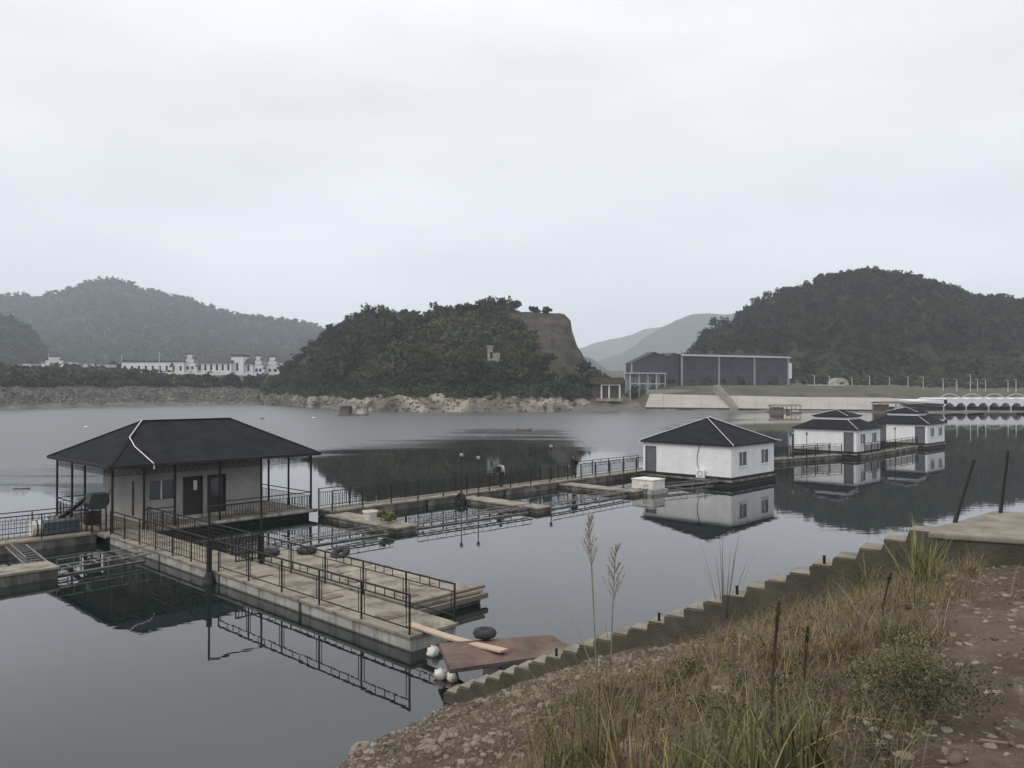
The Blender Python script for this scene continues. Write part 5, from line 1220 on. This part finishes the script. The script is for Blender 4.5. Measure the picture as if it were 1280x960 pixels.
# ---- canopy row at the right
Yc = 246; zc0 = zat(513, Yc)-.2
cn = thing('canopy_row', 'row of white vaulted shade canopies on the shore', 'canopy', R(1140, Yc, 0))
xw = lambda px: (px-1140)/F*Yc
zr = zat(505, Yc); zr1 = zat(499.5, Yc)
MB().add([(0, 0, zr+.6), (xw(1184), 0, zr), (xw(1184), 14, zr), (xw(1150), 14, zr+.3), (0, 0, zr+.9), (xw(1184), 0, zr1), (xw(1184), 14, zr1), (xw(1150), 14, zr1)], [(3, 2, 1, 0), (4, 5, 6, 7), (0, 1, 5, 4), (1, 2, 6, 5), (2, 3, 7, 6), (3, 0, 4, 7)]).build('side_awning', M['canopy'], cn)
pxe = list(np.arange(1180, 1345, 14.0)); 
for k, (a, b) in enumerate(zip(pxe[:-1], pxe[1:])):
    n = 8; vs_ = []; x0, x1 = xw(a), xw(b)
    for y in (0, 16):
        for j in range(n+1): t_ = PI*j/n; vs_.append((lerp(x0, x1, j/n), y, zr-.9+(1.3)*math.sin(t_)))
        for j in range(n+1): vs_.append((lerp(x0, x1, j/n), y, zr1+.15+.35*math.sin(PI*j/n)))
    q = 2*(n+1); fs = []
    for j in range(n): fs += [(j, j+1, n+2+j, n+1+j), (q+j+1, q+j, q+n+1+j, q+n+2+j), (n+1+j, n+2+j, q+n+2+j, q+n+1+j), (j+1, j, q+j, q+j+1)]
    MB().add(vs_, fs).build('vault', M['canopy'], cn)
    if k % 2 == 0:
        MB().box(x0-.09, x0+.09, .1, .3, zc0-1, zr-.4).build('post', M['canopy'], cn)
        ar = MB(); prev = None
        for j in range(9):
            c = Vector((lerp(x0, x0+2*(x1-x0), j/8), 3, zr1+.3+1.5*math.sin(PI*j/8)))
            if prev: ar.bar(prev, c, .12, .12)
            prev = c
        ar.build('arch_rib', M['canopy'], cn)
MB().box(xw(1178), xw(1345), -2, 16, -.4, zc0+.1).build('deck', M['concrete_old'], cn)
MB().box(xw(1182), xw(1345), 12, 12.3, zc0+.1, zr-.2).build('back_screen', M['cladding'], cn)

# ---- small floating huts and boats
def hut(px, py, w, h, label, mt='oldwood', roofmt='steel', dpt=4.0, openf=True, ang_=0.0):
    p = P(px, py, 0); t = thing('floating_hut', label, 'hut', p, ang_)
    MB().box(-w/2-.5, w/2+.5, -dpt/2-.4, dpt/2+.4, -.2, .35).build('raft', M['oldwood'], t)
    for x in (-w/2, -w/6, w/6, w/2):
        for y in (-dpt/2, dpt/2): MB().box(x-.07, x+.07, y-.07, y+.07, .351, h).build('post', M['oldwood'], t)
    MB().add([(-w/2-.6, -dpt/2-.6, h), (w/2+.6, -dpt/2-.6, h), (w/2+.6, dpt/2+.6, h), (-w/2-.6, dpt/2+.6, h), (-w/2-.6, 0, h+.55), (w/2+.6, 0, h+.55)], [(3, 2, 1, 0), (0, 1, 5, 4), (2, 3, 4, 5), (0, 4, 3), (1, 2, 5)]).build('roof', M[roofmt], t)
    MB().box(-w/2+.08, -w/8, -dpt/2+.15, dpt/2-.2, .352, h-.3).build('cabin', M[mt], t)
    MB().box(w/8, w/2-.3, -dpt/2+.3, dpt/2-.4, .352, h-1.0).build('store', M['foam'], t)
    return t
hut(442, 519, 6.4, 2.6, 'grey floating hut moored before the headland rocks', dpt=4)
hut(981, 516, 7.5, 1.9, 'low floating hut with pale boxes moored below the revetment', roofmt='oldwood', dpt=4)
hut(1110, 515.5, 7.0, 2.7, 'dark brown floating hut behind the farthest white houses', 'oldbrick', 'oldbrick', 5)
def boat(px, py, L, label, name='flat_boat'):
    p = P(px, py, 0); t = thing(name, label, 'boat', p, random.uniform(-.15, .15)); W = L*.2
    sec = [(-.5, .45, .55), (-.3, .9, .35), (0, 1, .3), (.3, .9, .35), (.5, .35, .6)]; vs_ = []
    for x, w, z in sec: vs_ += [(x*L, -W/2*w, z), (x*L*.94, -W/2*w*.7, -.1), (x*L*.94, W/2*w*.7, -.1), (x*L, W/2*w, z)]
    fs = []
    for k in range(4):
        a = 4*k; fs += [(a, a+4, a+5, a+1), (a+1, a+5, a+6, a+2), (a+2, a+6, a+7, a+3)]
    fs += [(0, 1, 2, 3), (19, 18, 17, 16)]; MB().add(vs_, fs).build('hull', M['oldwood'], t)
    for x in (-.25, .1): MB().box(x*L-.12, x*L+.12, -W*.42, W*.42, .20, .26).build('thwart', M['oldwood'], t)
boat(494, 513.8, 6.5, 'low dark flat boat by the pale rocks of the headland'); boat(1250, 518, 9, 'dark barge lying off the white canopies'); boat(655, 539, 2.6, 'small dark skiff drifting before the headland')
for px, py, l_ in ((108, 535, 'white float drifting left of the porch roof'), (392, 523, 'pale float drifting near the moored hut'), (27, 611, 'dark log drifting beyond the left walkway'), (328, 524, 'dark float drifting near the far shore')):
    p = P(px, py, 0); k = 'log' in l_; t = MB()
    if k: t.tube((-.55, 0, .02), (.55, .1, .03), .05, .035, 8).ball((-.55, 0, .02), .06, 6)
    else: t.ball((0, 0, .12), .32, 8, (1.7, 1, .7)).tube((0, 0, .2), (0, 0, .42), .05, n=6)
    o = t.build('drift_log' if k else 'net_float', M['oldwood'] if ('dark' in l_) else M['foam'], smooth=True); o.location = p; tag(o, l_, 'log' if k else 'float')

# ---- brown shed with the white frame on the quarry spit, ruin on the headland, huts at the quarry
q = R(744, 262, 0); qz = zat(494, 262); sh = thing('brown_shed', 'brown open shed with a white door frame on the spit', 'shed', (q.x, q.y, qz-2), .05)
W8 = 34/F*262; MB().box(0, W8, 1.2, 6, 0, 2+zat(480, 262)-qz).build('back_block', M['oldbrick'], sh)
MB().box(-.6, W8+.3, -1.2, 6.3, 2+zat(480, 262)-qz+.002, 2+zat(472, 262)-qz).build('roof', M['oldbrick'], sh)
fr = MB(); hh = 2+zat(482, 262)-qz
for x in (2.0, 4.5, 8.0): fr.box(x-.22, x+.22, -.6, -.2, 0, hh)
fr.box(1.78, 8.22, -.6, -.2, hh+.001, hh+.4); fr.build('white_frame', M['plaster'], sh)
MB().box(.3, W8-.2, -1, 1.19, 0, 1.0).build('plinth', M['concrete_old'], sh)
for k, (px, pyb, w_, h_, l_) in enumerate(((696, 480, 15, 8, 'small pale hut at the foot of the cut cliff'), (716, 481, 9, 5, 'tiny white shed beside the pale hut below the cliff'), (1035, 489, 38, 8, 'low pale roadside building under the wooded hill'))):
    Y = (292, 292, 303)[k]; g_ = zat(pyb, Y); p = R(px, Y, g_-2.5); W9 = w_/F*Y; H9 = h_/F*Y
    t = thing('small_building', l_, 'building', p); MB().box(-W9/2, W9/2, 0, 4, 0, 2.5+H9*.8).build('wall', M['concrete_old'], t); MB().box(-W9/2-.4, W9/2+.4, -.5, 4.4, 2.5+H9*.8+.002, 2.5+H9).build('roof', M['plaster'], t)
    for j in range(2 if k < 2 else 5): x = lerp(-W9/2, W9/2, (j+.5)/(2 if k < 2 else 5)); MB().box(x-.4, x+.4, -.05, -.002, 2.5+H9*.25, 2.5+H9*.65).build('window', M['glass'], t)
tn = thing('dome_tent', 'pale rounded tarpaulin dome beside the roadside building', 'tent', R(1052, 308, zat(482, 308)-1.0)); n = 10; vs_ = []
for y in (0, 7): vs_ += [(-2.9*math.cos(PI*j/n), y, 1+3.0*math.sin(PI*j/n)) for j in range(n+1)]+[(-2.9, y, 0), (2.9, y, 0)]
m2 = n+3; MB().add(vs_, [(j, j+1, m2+j+1, m2+j) for j in range(n)]+[tuple(range(n, -1, -1))+(n+1, n+2), tuple(m2+j for j in range(n+1))+(m2+n+2, m2+n+1)]).build('tarpaulin', M['concrete_old'], tn); MB().box(-.8, .8, -.08, -.01, .2, 2.4).build('opening', M['glass'], tn)
Yr_ = 270; ru = thing('ruined_house', 'small pale ruined house with a dark window on the headland slope', 'house', R(617, Yr_, zat(458, Yr_)-1.5), .1)
m_ = lambda px: (px-617)/F*Yr_
hz_ = lambda py: zat(py, Yr_)-(zat(458, Yr_)-1.5)
MB().box(m_(610), m_(612.5), 0, 3.5, 0, hz_(433)).box(m_(616), m_(625), 0, 3.5, 0, hz_(441)).box(m_(612.5), m_(616), 0, 3.5, 0, hz_(448)).box(m_(612.5), m_(616), 0, 3.5, hz_(440), hz_(434)).build('wall', M['concrete_old'], ru)
MB().box(m_(612.5), m_(616), 1.2, 1.3, hz_(448), hz_(440)).build('window', M['void'], ru); MB().box(m_(609), m_(617), -.3, 3.8, hz_(433.9), hz_(432)).build('roof', M['concrete_old'], ru)

# ---- white village on the far shore
def vhouse(px0, px1, base, top, Y, label, kind='flat', cols=0, depth=9):
    W_ = (px1-px0)/F*Y; zb_ = zat(base, Y); H = zat(top, Y)-zb_; t = thing('village_house', label, 'house', R(px0, Y, zb_-3), 0.0); b = 3
    if kind == 'step':                      # stepped horse-head gable wall
        n = 4; w_ = MB()
        for k in range(n): i = W_*.11*k; w_.box(i, W_-i, -.25*k, .5+.25*k*0, b+H*k/n if k else 0, b+H*(k+1)/n-.02)
        w_.build('gable_wall', M['plaster'], t)
        for k in range(n):
            i = W_*.11*k; zc_ = b+H*(k+1)/n-.018
            for x0, x1 in ([(i-.4, W_-i+.4)] if k == n-1 else [(i-.4, i+W_*.11-.1), (W_-i-W_*.11+.1, W_-i+.4)]): MB().box(x0, x1, -.25*k-.35, .6, zc_, zc_+.5).build('coping', M['tile'], t)
        MB().box(.5, W_-.5, .62, depth, 0, b+H*.6).build('wall', M['plaster'], t)
        for k in range(2): x = W_*(.33+.34*k); MB().box(x-.6, x+.6, -.05, -.003, b+.5, b+2.2).build('window', M['void'], t)
    else:
        rt = .32 if kind == 'gable' else .1; w_ = MB().box(0, W_, 0, depth, 0, b+H*(1-rt)-.02); w_.build('wall', M['plaster'], t)
        if kind == 'gable':
            MB().add([(-.5, -.8, b+H*(1-rt)), (W_+.5, -.8, b+H*(1-rt)), (W_+.5, depth+.5, b+H*(1-rt)), (-.5, depth+.5, b+H*(1-rt)), (-.5, depth/2, b+H+.4), (W_+.5, depth/2, b+H+.4)], [(3, 2, 1, 0), (0, 1, 5, 4), (2, 3, 4, 5), (0, 4, 3), (1, 2, 5)]).build('roof', M['tile'], t)
        else: MB().box(-.4, W_+.4, -.4, depth+.4, b+H*(1-rt), b+H).build('roof', M['tile'], t)
        n = cols or max(1, int(W_/4))
        for k in range(n):
            x = W_*(k+.5)/n; MB().box(x-.55, x+.55, -.06, -.003, b+H*.12, b+H*.55).build('window', M['void'], t)
    return t
vhouse(-40, 12, 466, 458, 395, 'low white village house at the left end behind trees', 'gable')
vhouse(13, 27, 464, 456, 396, 'small grey-roofed white village house beside the tiny one', 'gable'); vhouse(28, 36, 462, 453.5, 398, 'tiny white village house left of the stepped gable', 'flat')
vhouse(49, 87, 463, 446, 402, 'white village house with broad stepped gable left of the twin gables', 'step')
vhouse(86, 106, 465, 459, 404, 'low white village wall house beside the stepped gable', 'gable')
vhouse(104, 118, 463, 449.5, 408, 'left of the twin white village houses with steep grey roofs', 'gable'); vhouse(120, 135, 464, 450.5, 408, 'right of the twin white village houses with steep grey roofs', 'gable')
vhouse(152, 230, 465, 451, 412, 'long low white village hall with many openings and a flat cornice', 'flat', 9)
vhouse(229, 246, 463, 443, 414, 'narrow white stepped gable at the end of the grey-roofed row', 'step')
vhouse(246, 289, 465, 448, 416, 'white village row house with long grey tiled roof', 'gable', 6)
vhouse(289, 304, 466, 443, 418, 'tallest plain white village gable block', 'flat', 1); vhouse(305, 316, 466, 449, 420, 'low grey-roofed white village house right of the tallest block', 'gable'); vhouse(316, 330, 466, 445, 421, 'narrow white stepped village house before the last one', 'step'); vhouse(331, 350, 466, 446, 424, 'last white stepped village house next to the headland', 'step')
wl_ = thing('village_wall', 'long low white village wall above the shore trees', 'wall', (0, 0, 0)); A_, B_ = R(60, 385, zat(463.5, 385)), R(320, 405, zat(467, 405)); MB().bar(A_-Vector((0, 0, .4)), B_-Vector((0, 0, .4)), .4, 1.1).build('masonry', M['plaster'], wl_); MB().bar(A_-Vector((0, 0, 2.4)), B_-Vector((0, 0, 2.4)), .5, 2.9).build('footing', M['concrete_old'], wl_)
for px, top, l_ in ((152, 444, 'white flag mast at the left end of the long village hall'), (199, 441, 'white flag mast before the middle of the long village hall'), (61, 442, 'thin pale mast above the broad stepped gable')):
    t = thing('mast', l_, 'mast', R(px, 400, zat(466, 400)-3)); h = zat(top, 400)-zat(466, 400)+3; MB().tube((0, 0, 0), (0, 0, h), .16, .10, 6).build('pole', M['plaster'], t); MB().ball((0, 0, h+.1), .2, 6).build('finial', M['plaster'], t)

# ================================================================== HAZE
hb = MB().box(-3450, 3450, -280, 4560, -12, 480).build('haze', None); hb['kind'] = 'stuff'
hm = bpy.data.materials.new('haze_air'); hm.use_nodes = True; ht = hm.node_tree; ht.nodes.clear()
ho = N('ShaderNodeOutputMaterial', ht); hv = N('ShaderNodeVolumePrincipled', ht); hv.inputs['Color'].default_value = (.86, .94, 1.0, 1); hv.inputs['Density'].default_value = HAZE; hv.inputs['Anisotropy'].default_value = .1
ht.links.new(hv.outputs[0], ho.inputs['Volume']); hb.data.materials.append(hm)
hb.display_type = 'WIRE'
